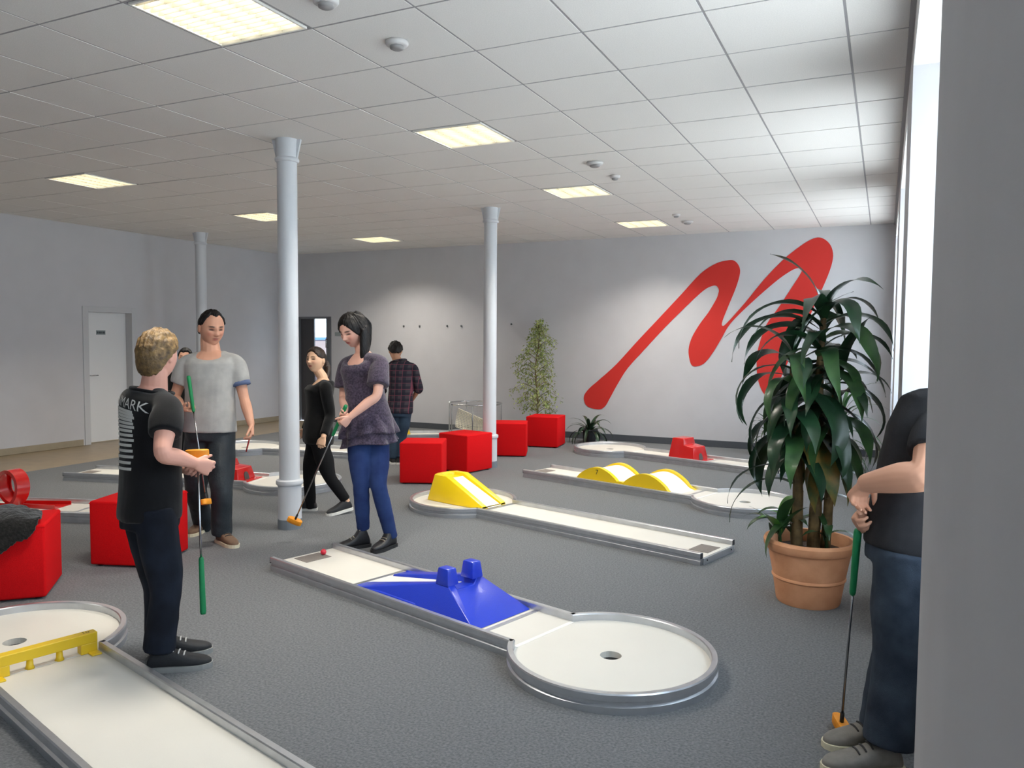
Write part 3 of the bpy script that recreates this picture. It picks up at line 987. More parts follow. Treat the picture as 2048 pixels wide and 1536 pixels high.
# ================================================================== PUTTERS
def putter(label, top, bottom, face, grip=0.27, spin=0.0, head_len=0.125):
    """top: butt end of the grip, bottom: where the shaft meets the head; face: direction in which the head points"""
    a, b_ = Vector(top), Vector(bottom)
    t = thing('putter', label, 'putter', bottom, 0, 'miniature golf putters')
    d = (a-b_)
    Ln = d.length
    d.normalize()
    P = lambda s: tuple(d*s)
    obj('shaft', *tube([P(0.0), P(Ln*0.5), P(Ln-grip+0.01)], 0.0052, 10), 'shaft_steel', t, smooth=True)
    obj('grip', *tube([P(Ln-grip), P(Ln-grip+0.01), P(Ln-0.10), P(Ln-0.012), P(Ln)], [0.009, 0.0118, 0.0135, 0.0145, 0.012], 12, False), 'grip_green', t, smooth=True)
    obj('hosel', *tube([P(0.004), P(0.06)], 0.0085, 10), 'hosel_black', t, smooth=True)
    f = Vector(face).normalized()
    f = (f-d*f.dot(d)).normalized()
    s = d.cross(f)
    V, F = [], []
    n, hh = 24, 0.019
    pts = []
    hl = head_len/2
    for k in range(n):
        a_ = 2*PI*k/n
        c, s_ = math.cos(a_), math.sin(a_)
        pts.append((math.copysign(abs(c)**0.6, c)*hl, (math.copysign(abs(s_)**0.8, s_))*(0.020 if s_ < 0 else 0.026)))
    for zz, sc in ((-0.022, 0.86), (-0.018, 1.0), (0.014, 1.0), (0.019, 0.90)):
        for x, y in pts:
            V.append(tuple(f*(x*sc)+s*(y*sc)+d*zz))
    for i in range(3):
        for k in range(n):
            F.append((i*n+k, i*n+(k+1) % n, (i+1)*n+(k+1) % n, (i+1)*n+k))
    F += [tuple(range(n))[::-1], tuple(3*n+k for k in range(n))]
    o = obj('putter_head', V, F, 'putter_orange', t)
    fixn(o)
    auto_smooth(o, 40)
    return t
POSE = {
    'boy': {'pelvis': (-3.128, 2.564, 0.763), 'chest': (-3.144, 2.579, 1.128), 'neck': (-3.124, 2.601, 1.332), 'head': (-3.112, 2.616, 1.474), 'shR': (-2.945, 2.525, 1.243), 'shL': (-3.324, 2.643, 1.225), 'elR': (-2.852, 2.414, 1.054), 'elL': (-3.244, 2.743, 0.970), 'wrR': (-2.902, 2.629, 0.978), 'wrL': (-3.026, 2.711, 0.921), 'hdR': (-2.864, 2.701, 0.940), 'hdL': (-2.944, 2.697, 0.954), 'hipR': (-3.035, 2.519, 0.750), 'hipL': (-3.217, 2.607, 0.714), 'knR': (-2.986, 2.532, 0.407), 'knL': (-3.153, 2.627, 0.372), 'anR': (-3.031, 2.524, 0.090), 'anL': (-3.148, 2.634, 0.086), 'toeR': (-2.849, 2.673, 0.015), 'toeL': (-3.048, 2.735, 0.038), 'face': (-0.300, 0.951, -0.070), 'body': (0.537, 0.844, 0.000)},
    'man': {'pelvis': (-4.652, 4.373, 0.872), 'chest': (-4.656, 4.393, 1.221), 'neck': (-4.682, 4.418, 1.462), 'head': (-4.665, 4.415, 1.638), 'shR': (-4.802, 4.299, 1.370), 'shL': (-4.514, 4.504, 1.379), 'elR': (-4.885, 4.254, 1.106), 'elL': (-4.439, 4.512, 1.106), 'wrR': (-4.669, 4.132, 1.040), 'wrL': (-4.318, 4.458, 0.913), 'hdR': (-4.570, 4.134, 1.026), 'hdL': (-4.291, 4.443, 0.825), 'hipR': (-4.726, 4.334, 0.811), 'hipL': (-4.574, 4.407, 0.812), 'knR': (-4.774, 4.341, 0.395), 'knL': (-4.466, 4.300, 0.403), 'anR': (-4.952, 4.578, 0.035), 'anL': (-4.532, 4.359, 0.066), 'toeR': (-4.886, 4.377, 0.045), 'toeL': (-4.347, 4.300, 0.017), 'face': (0.890, -0.386, -0.242), 'body': (0.689, -0.725, 0.000)},
    'putt': {'pelvis': (-3.484, 4.800, 0.899), 'chest': (-3.525, 4.801, 1.248), 'neck': (-3.546, 4.806, 1.473), 'head': (-3.593, 4.759, 1.629), 'shR': (-3.700, 4.825, 1.364), 'shL': (-3.357, 4.769, 1.394), 'elR': (-3.698, 4.778, 1.118), 'elL': (-3.305, 4.657, 1.159), 'wrR': (-3.541, 4.592, 1.044), 'wrL': (-3.445, 4.525, 1.004), 'hdR': (-3.515, 4.512, 0.972), 'hdL': (-3.508, 4.467, 0.912), 'hipR': (-3.529, 4.742, 0.853), 'hipL': (-3.439, 4.851, 0.847), 'knR': (-3.480, 4.698, 0.487), 'knL': (-3.362, 4.754, 0.481), 'anR': (-3.498, 4.747, 0.159), 'anL': (-3.310, 4.833, 0.101), 'toeR': (-3.570, 4.640, 0.069), 'toeL': (-3.323, 4.666, 0.003), 'face': (-0.116, -0.884, -0.454), 'body': (-0.216, -0.977, 0.000)},
    'black': {'pelvis': (-4.573, 5.533, 0.700), 'chest': (-4.562, 5.557, 1.014), 'neck': (-4.548, 5.576, 1.215), 'head': (-4.592, 5.543, 1.372), 'shR': (-4.657, 5.674, 1.117), 'shL': (-4.427, 5.474, 1.130), 'elR': (-4.764, 5.695, 0.857), 'elL': (-4.400, 5.494, 0.891), 'wrR': (-4.709, 5.526, 0.738), 'wrL': (-4.356, 5.349, 0.715), 'hdR': (-4.839, 5.623, 0.628), 'hdL': (-4.370, 5.325, 0.621), 'hipR': (-4.629, 5.579, 0.623), 'hipL': (-4.513, 5.480, 0.642), 'knR': (-4.676, 5.537, 0.306), 'knL': (-4.415, 5.507, 0.332), 'anR': (-4.671, 5.554, 0.005), 'anL': (-4.320, 5.617, 0.110), 'toeR': (-4.801, 5.489, -0.042), 'toeL': (-4.388, 5.471, 0.072), 'face': (0.027, -0.999, 0.035), 'body': (-0.936, -0.351, 0.000)},
    'plaid': {'pelvis': (-5.476, 8.208, 0.689), 'chest': (-5.476, 8.230, 1.041), 'neck': (-5.546, 8.257, 1.291), 'head': (-5.606, 8.302, 1.409), 'shR': (-5.356, 8.320, 1.211), 'shL': (-5.640, 8.184, 1.209), 'elR': (-5.269, 8.324, 0.955), 'elL': (-5.706, 8.148, 0.950), 'wrR': (-5.398, 8.386, 0.807), 'wrL': (-5.735, 8.255, 0.758), 'hdR': (-5.486, 8.429, 0.749), 'hdL': (-5.727, 8.310, 0.690), 'hipR': (-5.417, 8.232, 0.627), 'hipL': (-5.531, 8.178, 0.626), 'knR': (-5.449, 8.200, 0.351), 'knL': (-5.528, 8.162, 0.350), 'anR': (-5.469, 8.174, 0.081), 'anL': (-5.536, 8.141, 0.061), 'toeR': (-5.547, 8.314, 0.076), 'toeL': (-5.649, 8.261, 0.011), 'face': (-0.503, 0.705, -0.500), 'body': (-0.508, 0.861, 0.000)},
    'hidden': {'pelvis': (-7.742, 6.904, 0.688), 'chest': (-7.752, 6.919, 0.995), 'neck': (-7.757, 6.928, 1.180), 'head': (-7.767, 6.931, 1.315), 'shR': (-7.905, 6.852, 1.092), 'shL': (-7.605, 6.995, 1.095), 'elR': (-7.926, 6.829, 0.883), 'elL': (-7.593, 6.988, 0.886), 'wrR': (-7.867, 6.789, 0.679), 'wrL': (-7.558, 6.937, 0.681), 'hdR': (-7.853, 6.789, 0.569), 'hdL': (-7.565, 6.926, 0.571), 'hipR': (-7.802, 6.873, 0.638), 'hipL': (-7.680, 6.931, 0.639), 'knR': (-7.766, 6.850, 0.352), 'knL': (-7.655, 6.903, 0.353), 'anR': (-7.762, 6.857, 0.073), 'anL': (-7.651, 6.910, 0.073), 'toeR': (-7.631, 6.717, 0.028), 'toeL': (-7.478, 6.790, 0.029), 'face': (0.581, -0.814, 0.000), 'body': (0.431, -0.902, 0.000)},
    'right': {'pelvis': (0.103, 3.223, 0.834), 'chest': (0.159, 3.271, 1.183), 'neck': (0.240, 3.323, 1.398), 'head': (0.259, 3.322, 1.589), 'shR': (0.213, 3.479, 1.261), 'shL': (0.186, 3.112, 1.275), 'elR': (0.099, 3.451, 0.968), 'elL': (0.135, 2.945, 1.122), 'wrR': (-0.035, 3.207, 0.932), 'wrL': (-0.041, 3.057, 1.058), 'hdR': (-0.076, 3.140, 0.875), 'hdL': (-0.096, 3.136, 0.973), 'hipR': (0.097, 3.292, 0.751), 'hipL': (0.097, 3.117, 0.795), 'knR': (0.079, 3.273, 0.390), 'knL': (0.084, 3.111, 0.430), 'anR': (0.038, 3.288, 0.055), 'anL': (0.053, 3.098, 0.090), 'toeR': (-0.179, 3.160, 0.015), 'toeL': (-0.167, 2.987, 0.010), 'face': (-0.678, -0.601, -0.423), 'body': (-0.749, -0.663, 0.000)},
}

# ================================================================== PEOPLE
def vec(p): return np.array(p, float)
def unit(v):
    v = np.asarray(v, float)
    return v/(np.linalg.norm(v)+1e-12)
def smoothstep(a, b, x):
    t = np.clip((x-a)/(b-a), 0, 1)
    return t*t*(3-2*t)

def remesh(name, parts, voxel, iters=3, lam=0.5):
    V, F = merge(*parts)
    me = bpy.data.meshes.new('tmp')
    me.from_pydata([tuple(map(float, v)) for v in V], [], [tuple(int(i) for i in f) for f in F])
    o = bpy.data.objects.new('tmp', me)
    COL.objects.link(o)
    m = o.modifiers.new('r', 'REMESH')
    m.mode = 'VOXEL'
    m.voxel_size = voxel
    dg = bpy.context.evaluated_depsgraph_get()
    out = bpy.data.meshes.new_from_object(o.evaluated_get(dg))
    bpy.data.objects.remove(o)
    bpy.data.meshes.remove(me)
    out.name = name
    # keep only the largest connected shell
    relax(out, iters, lam)
    return out

def get_co(me):
    a = np.empty(len(me.vertices)*3)
    me.vertices.foreach_get('co', a)
    return a.reshape(-1, 3)
def set_co(me, P):
    me.vertices.foreach_set('co', np.ascontiguousarray(P, float).ravel())
    me.update()
def relax(me, iters, lam=0.5, weight=None):
    P = get_co(me)
    e = np.empty(len(me.edges)*2, int)
    me.edges.foreach_get('vertices', e)
    e = e.reshape(-1, 2)
    cnt = np.bincount(e.ravel(), minlength=len(P)).astype(float)[:, None]
    for _ in range(iters):
        S_ = np.zeros_like(P)
        for k in range(3):
            S_[:, k] = np.bincount(e[:, 0], P[e[:, 1], k], len(P))+np.bincount(e[:, 1], P[e[:, 0], k], len(P))
        d = (S_/np.maximum(cnt, 1)-P)*lam
        P = P+(d if weight is None else d*weight[:, None])
    set_co(me, P)
def normals(me):
    a = np.empty(len(me.vertices)*3)
    me.vertex_normals.foreach_get('vector', a)
    return a.reshape(-1, 3)
def vnoise(P, sc, seed=0.0):
    return np.array([noise.noise(Vector((p[0]*sc+seed, p[1]*sc+seed*0.7, p[2]*sc))) for p in P])
def wrinkle(me, amp, sc=9.0, zs=1.0, seed=0.0):
    P = get_co(me)
    N = normals(me)
    Q = P.copy()
    Q[:, 2] *= zs
    n = vnoise(Q, sc, seed)+0.5*vnoise(Q, sc*2.3, seed+3)
    ridge = (1-np.abs(vnoise(Q, sc*0.8, seed+9))*2)
    set_co(me, P+N*(amp*(0.7*n+0.3*ridge))[:, None])

def loft(rings, n=22):
    """rings: (centre, side, front, a, b, power)"""
    V, F = [], []
    for c, ux, uy, a, b, pw in rings:
        for k in range(n):
            t = 2*PI*k/n
            cs, sn = math.cos(t), math.sin(t)
            x = math.copysign(abs(cs)**(2/pw), cs)*a
            y = math.copysign(abs(sn)**(2/pw), sn)*b
            V.append(vec(c)+vec(ux)*x+vec(uy)*y)
    m = len(rings)
    for i in range(m-1):
        for k in range(n):
            F.append((i*n+k, i*n+(k+1) % n, (i+1)*n+(k+1) % n, (i+1)*n+k))
    F += [tuple(range(n))[::-1], tuple((m-1)*n+k for k in range(n))]
    return V, F

def limb(P, rad, sub=5, n=14):
    Q = catmull(np.hstack([np.array(P, float), np.array(rad, float)[:, None]]), sub)
    return tube(Q[:, :3], np.maximum(Q[:, 3], 0.002), n, True)

# ---- head: displaced ellipsoid with brow, sockets, nose, lips, chin (local: x right, y front, z up)
def head_pts(D, fem=0.0):
    x, y, z = D[:, 0], D[:, 1], D[:, 2]
    t = np.clip(-z, 0, 1)
    px = 0.0755*x*(1-(0.17+0.13*fem)*t**1.7)
    py = np.where(y > 0, 0.096*np.abs(y)**0.82, 0.102*y*(1-0.42*t**1.2))
    pz = 0.116*z
    px = px*(1+0.04*np.clip(z, 0, 1)*(y < 0))
    g = lambda x0, z0, sx, sz: np.exp(-((px-x0)/sx)**2-((pz-z0)/sz)**2)
    d = 0.010*g(0, 0.008, 0.009, 0.022)+0.025*g(0, -0.021, 0.0110, 0.0130)+0.008*(g(0.012, -0.026, 0.007, 0.008)+g(-0.012, -0.026, 0.007, 0.008))
    d += -0.014*(g(0.031, 0.006, 0.016, 0.010)+g(-0.031, 0.006, 0.016, 0.010))+(0.006-0.003*fem)*(g(0.028, 0.026, 0.022, 0.008)+g(-0.028, 0.026, 0.022, 0.008))
    d += 0.005*(g(0.042, -0.02, 0.018, 0.02)+g(-0.042, -0.02, 0.018, 0.02))
    d += 0.007*g(0, -0.050, 0.019, 0.006)+0.008*g(0, -0.063, 0.017, 0.007)-0.006*g(0, -0.0565, 0.022, 0.003)+0.010*g(0, -0.096, 0.020, 0.014)
    py = py+d*np.clip(y*3, 0, 1)
    return np.stack([px, py, pz], 1)
def sphere_dirs(nu, nv):
    D, F = [(0, 0, -1)], []
    for j in range(1, nv):
        el = -PI/2+PI*j/nv
        for i in range(nu):
            az = 2*PI*i/nu
            D.append((math.sin(az)*math.cos(el), math.cos(az)*math.cos(el), math.sin(el)))
    D.append((0, 0, 1))
    for i in range(nu):
        F.append((0, 1+(i+1) % nu, 1+i))
        for j in range(nv-2):
            a, b = 1+j*nu, 1+(j+1)*nu
            F.append((a+i, a+(i+1) % nu, b+(i+1) % nu, b+i))
        F.append((1+(nv-2)*nu+i, 1+(nv-2)*nu+(i+1) % nu, len(D)-1))
    return np.array(D), F
def ellipsoid(c, M3, r, nu=14, nv=10):
    D, F = sphere_dirs(nu, nv)
    return vec(c)+(D*np.array(r))@np.array(M3).T, F

def head_frame(face, roll_=0.0):
    y = unit(face)
    x = unit(np.cross(y, [0, 0, 1]))
    z = np.cross(x, y)
    if roll_:
        c, s = math.cos(roll_), math.sin(roll_)
        x, z = c*x+s*z, c*z-s*x
    return np.stack([x, y, z], 1)      # columns

def hand(parts, wrist, tip, palm_n, side, curl=(25, 30, 20), sc=1.0, thumb=35):
    """palm, four unequal fingers and a thumb; side = +1 if the thumb lies on dir x palm_n"""
    w = vec(wrist)
    d = unit(vec(tip)-w)
    n = vec(palm_n)-d*np.dot(palm_n, d)
    n = unit(n)
    s = np.cross(d, n)*side
    rings = []
    for q, a, b in ((-0.02, 0.024, 0.019), (0.005, 0.027, 0.019), (0.035, 0.036, 0.018), (0.065, 0.041, 0.015), (0.088, 0.039, 0.012)):
        rings.append((w+d*q*sc, s, n, a*sc, b*sc, 2.6))
    parts.append(loft(rings, 16))
    L = (0.070, 0.078, 0.072, 0.056)
    for i, off in enumerate((0.030, 0.010, -0.010, -0.029)):
        p = w+d*(0.078-abs(off-0.008)*0.25)*sc+s*off*sc
        ang = 0.0
        fan = s*(off*1.2)
        pts = [p-d*0.01]
        rr = [0.0092*sc]
        for k, fr in enumerate((0.46, 0.31, 0.23)):
            ang += R(curl[k]+(i*3))
            dirn = unit(d*math.cos(ang)+n*math.sin(ang)+fan)
            p = p+dirn*L[i]*fr*sc
            pts.append(p)
            rr.append((0.0090, 0.0082, 0.0070)[k]*sc*(0.9 if i == 3 else 1))
        parts.append(tube(pts, rr, 9, True))
    p = w+d*0.018*sc+s*0.020*sc
    t1 = unit(d*0.75+s*0.75+n*0.35)
    t2 = unit(d*math.cos(R(thumb))+s*0.25+n*math.sin(R(thumb)))
    parts.append(tube([p, p+t1*0.036*sc, p+t1*0.036*sc+t2*0.032*sc, p+t1*0.036*sc+t2*0.056*sc], [0.0135*sc, 0.0115*sc, 0.0100*sc, 0.0082*sc], 9, True))

HAIRLINES = {   # minimum unit height of hair over azimuth from the face (0) round to the nape (180)
    'boy': ([0, 30, 55, 75, 92, 108, 125, 150, 180], [0.60, 0.60, 0.55, 0.18, 0.02, -0.26, -0.52, -0.72, -0.78]),
    'short': ([0, 30, 50, 70, 90, 108, 125, 150, 180], [0.56, 0.60, 0.60, 0.22, 0.06, -0.12, -0.40, -0.55, -0.58]),
    'man': ([0, 25, 45, 62, 76, 90, 108, 125, 150, 180], [0.72, 0.78, 0.80, 0.62, 0.20, 0.06, -0.12, -0.40, -0.55, -0.58]),
    'long': ([0, 25, 48, 66, 85, 110, 140, 180], [0.62, 0.52, 0.25, -0.15, -0.45, -0.70, -0.80, -0.85]),
    'tied': ([0, 20, 45, 65, 84, 100, 125, 150, 180], [0.64, 0.58, 0.42, 0.18, 0.08, -0.05, -0.35, -0.50, -0.55]),
}
def hair_shell(style, thick, tuft, seed, nu=110, nv=72, fem=0.0):
    D, F = sphere_dirs(nu, nv)
    P = head_pts(D, fem)
    az = np.degrees(np.abs(np.arctan2(D[:, 0], D[:, 1])))
    lim = np.interp(az, *HAIRLINES[style])
    lim = lim+0.05*np.array([noise.noise(Vector((a*0.15, seed, 0))) for a in np.degrees(np.arctan2(D[:, 0], D[:, 1]))])
    k = smoothstep(-0.02, 0.13, D[:, 2]-lim)
    azs = np.degrees(np.arctan2(D[:, 0], D[:, 1]))
    st = np.array([noise.noise(Vector((math.sin(R(a))*9, math.cos(R(a))*9+seed, z*2.2))) for a, z in zip(azs, D[:, 2])])
    st2 = np.array([noise.noise(Vector((d[0]*5+seed, d[1]*5, d[2]*5))) for d in D])
    lowk = smoothstep(-0.55, 0.40, D[:, 2])
    off = k*(thick*(0.22+0.78*lowk)+(tuft*st+tuft*1.2*st2)*lowk)-0.013*(1-k)
    if style != 'long':
        off = off+k*0.030*smoothstep(95, 145, az)*smoothstep(0.15, -0.6, D[:, 2])
    nrm = P/np.linalg.norm(P, axis=1)[:, None]
    return P+nrm*off[:, None], F

def torso_rings(J, prof, infl=0.0, n_side=None):
    pel, ch, nk = vec(J['pelvis']), vec(J['chest']), vec(J['neck'])
    shm = (vec(J['shR'])+vec(J['shL']))/2
    hx = unit((vec(J['hipR'])-vec(J['hipL']))*[1, 1, 0])
    sx = unit((vec(J['shR'])-vec(J['shL']))*[1, 1, 0.5])
    C = catmull([pel+(pel-ch)*0.5, pel, ch, shm*0.35+nk*0.65, nk+(nk-ch)*0.4], 10)
    S_ = np.linspace(-0.5, 2.5, len(C))
    S_ = np.array([-0.5+i/10*0.5 if i < 10 else (i-10)/10*0.5 if i < 20 else 0.5+(i-20)/10*0.5 if i < 30 else 1.0+(i-30)/10*0.5 for i in range(len(C))])
    out = []
    for s, a, b, f in prof:
        c = np.array([np.interp(s, S_, C[:, k]) for k in range(3)])
        c2 = np.array([np.interp(s+0.03, S_, C[:, k]) for k in range(3)])
        upv = unit(c2-c)
        x = unit(hx*(1-min(max(s, 0), 1))+sx*min(max(s, 0), 1))
        y = unit(np.cross(upv, x))
        if np.dot(y, vec(J['body'])) < 0:
            y = -y
        x = unit(np.cross(y, upv))
        out.append((c+y*f, x, y, a+infl, b+infl, 2.4))
    return out
MALE = [(-0.22, 0.150, 0.115, 0), (-0.05, 0.165, 0.122, 0), (0.15, 0.160, 0.118, 0.01), (0.35, 0.150, 0.112, 0.012), (0.55, 0.155, 0.115, 0.012), (0.78, 0.165, 0.118, 0.006), (0.92, 0.155, 0.105, 0), (1.02, 0.120, 0.085, -0.004), (1.10, 0.075, 0.066, -0.004)]
FEMALE = [(-0.22, 0.150, 0.115, -0.01), (-0.05, 0.165, 0.122, -0.008), (0.15, 0.148, 0.108, 0), (0.35, 0.122, 0.092, 0.004), (0.52, 0.125, 0.098, 0.010), (0.68, 0.138, 0.112, 0.020), (0.84, 0.136, 0.096, 0.006), (0.96, 0.115, 0.082, -0.004), (1.04, 0.085, 0.066, -0.006), (1.10, 0.058, 0.055, -0.006)]

def person(label, J, skin, voxel=0.005, fem=0.0, scale=1.0, girth=1.0, hands=None, arm_r=1.0, head_sc=1.0, brow=(60, 44, 36), head_roll=0.0, group=None, foot_z=None, neck=1.0):
    base = (vec(J['anR'])+vec(J['anL']))/2
    base[2] = 0
    t = thing('person', label, 'person', tuple(base), 0, group)
    t_prof = [(s, a*girth*scale*0.86, b*girth*scale*0.86, f) for s, a, b, f in (FEMALE if fem else MALE)]
    parts = [loft(torso_rings(J, t_prof))]
    H = head_frame(J['face'], head_roll)
    hc = vec(J['head'])
    D, F = sphere_dirs(56, 44)
    hp = head_pts(D, fem)*head_sc
    parts.append((hc+hp@H.T, F))
    for s in (-1, 1):
        e = vec((s*0.0765, -0.012, -0.004))*head_sc
        tilt = np.array([[1, 0, 0], [0, math.cos(0.2), math.sin(0.2)], [0, -math.sin(0.2), math.cos(0.2)]])
        parts.append(ellipsoid(hc+H@e, H@tilt, (0.011*head_sc, 0.019*head_sc, 0.031*head_sc)))
    nk = vec(J['neck'])
    nr = (0.046 if fem else 0.058)*scale*neck
    parts.append(limb([hc+H@vec((0, -0.022, -0.03))*head_sc, hc+H@vec((0, -0.022, -0.085))*head_sc, nk, nk+(vec(J['chest'])-nk)*0.25], [nr*0.95, nr, nr*1.1, nr*1.25]))
    ar = arm_r*scale
    for q, sg in (('R', 1), ('L', -1)):
        sh, el, wr = vec(J['sh'+q]), vec(J['el'+q]), vec(J['wr'+q])
        parts.append(limb([nk*0.8+sh*0.2+[0, 0, -0.045], nk*0.45+sh*0.55+[0, 0, -0.035], sh+[0, 0, -0.012], sh*0.55+el*0.45, el, el*0.62+wr*0.38, wr], [0.036*ar, 0.044*ar, 0.053*ar, 0.046*ar, 0.037*ar, 0.039*ar, 0.026*ar], 6))
        hs = (hands or {}).get(q, {})
        hd = vec(J['hd'+q])
        bodyf = vec(J['body'])
        lat = unit(np.cross(bodyf, [0, 0, 1]))*sg      # towards that side
        pn = hs.get('palm', tuple(-lat))
        hand(parts, wr, hd, pn, hs.get('side', sg), hs.get('curl', (22, 28, 18)), hs.get('sc', (0.90 if fem else 1.0)*scale), hs.get('thumb', 30))
        hp_, kn, an = vec(J['hip'+q]), vec(J['kn'+q]), vec(J['an'+q])
        parts.append(limb([hp_+[0, 0, 0.03], hp_*0.5+kn*0.5, kn, kn*0.6+an*0.4, an], [0.066*scale, 0.060*scale, 0.045*scale, 0.045*scale, 0.033*scale], 5))
    me = remesh('body', parts, voxel, 1, 0.5)
    P = get_co(me)
    loc_ = (P-hc)@H/head_sc
    c = np.array(srgb(*skin)[:3])
    colr = np.tile(c, (len(P), 1))
    nz = vnoise(P[:], 14, 2.0)
    colr *= (1+0.10*nz)[:, None]
    near = (np.abs(loc_) < [0.09, 0.14, 0.14]).all(1)
    lx, ly, lz = loc_[:, 0], loc_[:, 1], loc_[:, 2]
    def paint(mask, rgb):
        nonlocal colr
        m_ = (mask*near)[:, None]
        colr = colr*(1-m_)+np.array(srgb(*rgb)[:3])*m_
    fr = (ly > 0.03)
    paint(np.exp(-((np.abs(lx)-0.040)/0.020)**2-((lz+0.022)/0.02)**2)*0.35*fr, (214, 120, 104))
    paint(np.exp(-(lx/0.019)**4-((lz+0.0565)/0.0095)**4)*0.95*fr, (166, 72, 70) if fem else (164, 92, 82))
    paint(np.exp(-((np.abs(lx)-0.031)/0.018)**4-((lz-0.027-0.08*(0.03-np.abs(np.abs(lx)-0.03)))/0.0050)**4)*1.0*fr, brow)
    paint(np.exp(-((np.abs(lx)-0.031)/0.015)**4-((lz-0.0065)/0.0058)**4)*0.95*fr, (58, 38, 34))
    ca = me.color_attributes.new('Col', 'FLOAT_COLOR', 'POINT')
    ca.data.foreach_set('color', np.hstack([colr, np.ones((len(P), 1))]).astype(np.float32).ravel())
    set_co(me, P-base)
    body = obj_me('body', me, 'skin', t, True)
    # eyes set in the sockets
    for s in (-1, 1):
        ev = vec((s*0.031, 0.0, 0.004))
        dd = unit(vec((s*0.31, 0.93, 0.03)))
        y_s = head_pts(np.array([unit((s*0.40, 0.91, 0.035))]), fem)[0]
        e_c = hc+H@(vec((s*0.031, y_s[1]-0.0085, 0.004))*head_sc)-base
        V, F = ellipsoid(e_c, H, (0.0125*head_sc, 0.0095*head_sc, 0.0068*head_sc), 12, 8)
        obj('eye', V, F, 'eye', body, smooth=True)
    return t, base, H, hc

def garment_mesh(name, t, base, parts, m, voxel=0.008, iters=4, wr=0.004, wsc=9.0, seed=0.0, zs=1.0):
    me = remesh(name, parts, voxel, iters, 0.5)
    if wr:
        wrinkle(me, wr, wsc, zs, seed)
        relax(me, 1, 0.4)
    set_co(me, get_co(me)-base)
    return obj_me(name, me, m, t, True)

def shirt_parts(J, fem, scale, girth, infl=0.010, hem=-0.15, sleeve=0.62, sl_r=(0.066, 0.066, 0.062), ring_top=1.02, flare=0.0, trap=0.0, dip=0.03):
    prof = [(s, a*girth*scale, b*girth*scale, f) for s, a, b, f in (FEMALE if fem else MALE)]
    S0 = [p[0] for p in prof]
    ss = [hem, hem+0.02]+[s for s in S0 if hem+0.05 < s <= ring_top]
    out = []
    for s in ss:
        a, b, f = (float(np.interp(s, S0, [p[k] for p in prof])) for k in (1, 2, 3))
        fl_ = flare*max(0.0, (0.35-s))
        out.append((s, a+fl_, b+fl_, f))
    rg = []
    for (s, _a, _b, _f), (c, ux, uy, a, b, pw) in zip(out, torso_rings(J, out, infl)):
        q = max(0.0, min(1.0, (s-0.80)/(ring_top-0.80)))
        upv = unit(np.cross(ux, uy))
        if upv[2] < 0:
            upv = -upv
        rg.append((c, ux, uy, a, b, pw, upv, q))
    Vt, Ft = loft([r_[:6] for r_ in rg], 28)
    for i_, r_ in enumerate(rg):                     # neckline scooped at the front only
        for k_ in range(28):
            sn = max(0.0, math.sin(2*PI*k_/28))
            Vt[i_*28+k_] = Vt[i_*28+k_]-r_[6]*dip*1.8*r_[7]*sn**2.2
    parts = [(Vt, Ft)]
    nk = vec(J['neck'])
    for q in 'RL':
        sh, el, wr = vec(J['sh'+q]), vec(J['el'+q]), vec(J['wr'+q])
        path = [nk*0.80+sh*0.20+[0, 0, trap-0.048], nk*0.42+sh*0.58+[0, 0, trap*0.6-0.030], sh+[0, 0, -0.012]]
        rr = [0.046*scale+infl*0.6, 0.052*scale+infl*0.6, sl_r[0]*scale*0.94]
        if sleeve <= 1.0:
            path += [sh+(el-sh)*sleeve*0.5, sh+(el-sh)*sleeve]
            rr += [sl_r[1]*scale, sl_r[2]*scale]
        else:
            path += [sh*0.5+el*0.5, el, el+(wr-el)*(sleeve-1)*0.5, el+(wr-el)*(sleeve-1)]
            rr += [sl_r[1]*scale, (sl_r[1]+sl_r[2])/2*scale*0.95, (sl_r[2])*scale, sl_r[2]*scale]
        Q = catmull(np.hstack([np.array(path), np.array(rr)[:, None]]), 6)
        V, F = tube(Q[:, :3], Q[:, 3], 18, False)
        parts.append((V, F))
    return parts

def trouser_parts(J, fem, scale, girth, leg=(0.092, 0.086, 0.068, 0.066, 0.066), top=0.18, infl=0.012, to=0.93, seat=0.0):
    prof = [(s, a*girth*scale, b*girth*scale, f-seat) for s, a, b, f in (FEMALE if fem else MALE) if s <= 0.16]
    S0 = [p[0] for p in prof]
    parts = [loft(torso_rings(J, [(s, float(np.interp(s, S0, [p[1] for p in prof])), float(np.interp(s, S0, [p[2] for p in prof])), float(np.interp(s, S0, [p[3] for p in prof]))) for s in (-0.24, -0.15, -0.05, 0.08, top)], infl), 28)]
    for q in 'RL':
        h, k, a = vec(J['hip'+q]), vec(J['kn'+q]), vec(J['an'+q])
        end = k+(a-k)*to
        path = [h+[0, 0, 0.02], h*0.75+k*0.25, h*0.4+k*0.6, k, k*0.55+end*0.45, end]
        Q = catmull(np.hstack([np.array(path), np.array([leg[0], leg[0], (leg[0]+leg[1])/2, leg[2]*1.02, leg[3], leg[4]])[:, None]*scale]), 6)
        parts.append(tube(Q[:, :3], Q[:, 3], 18, False))
    return parts

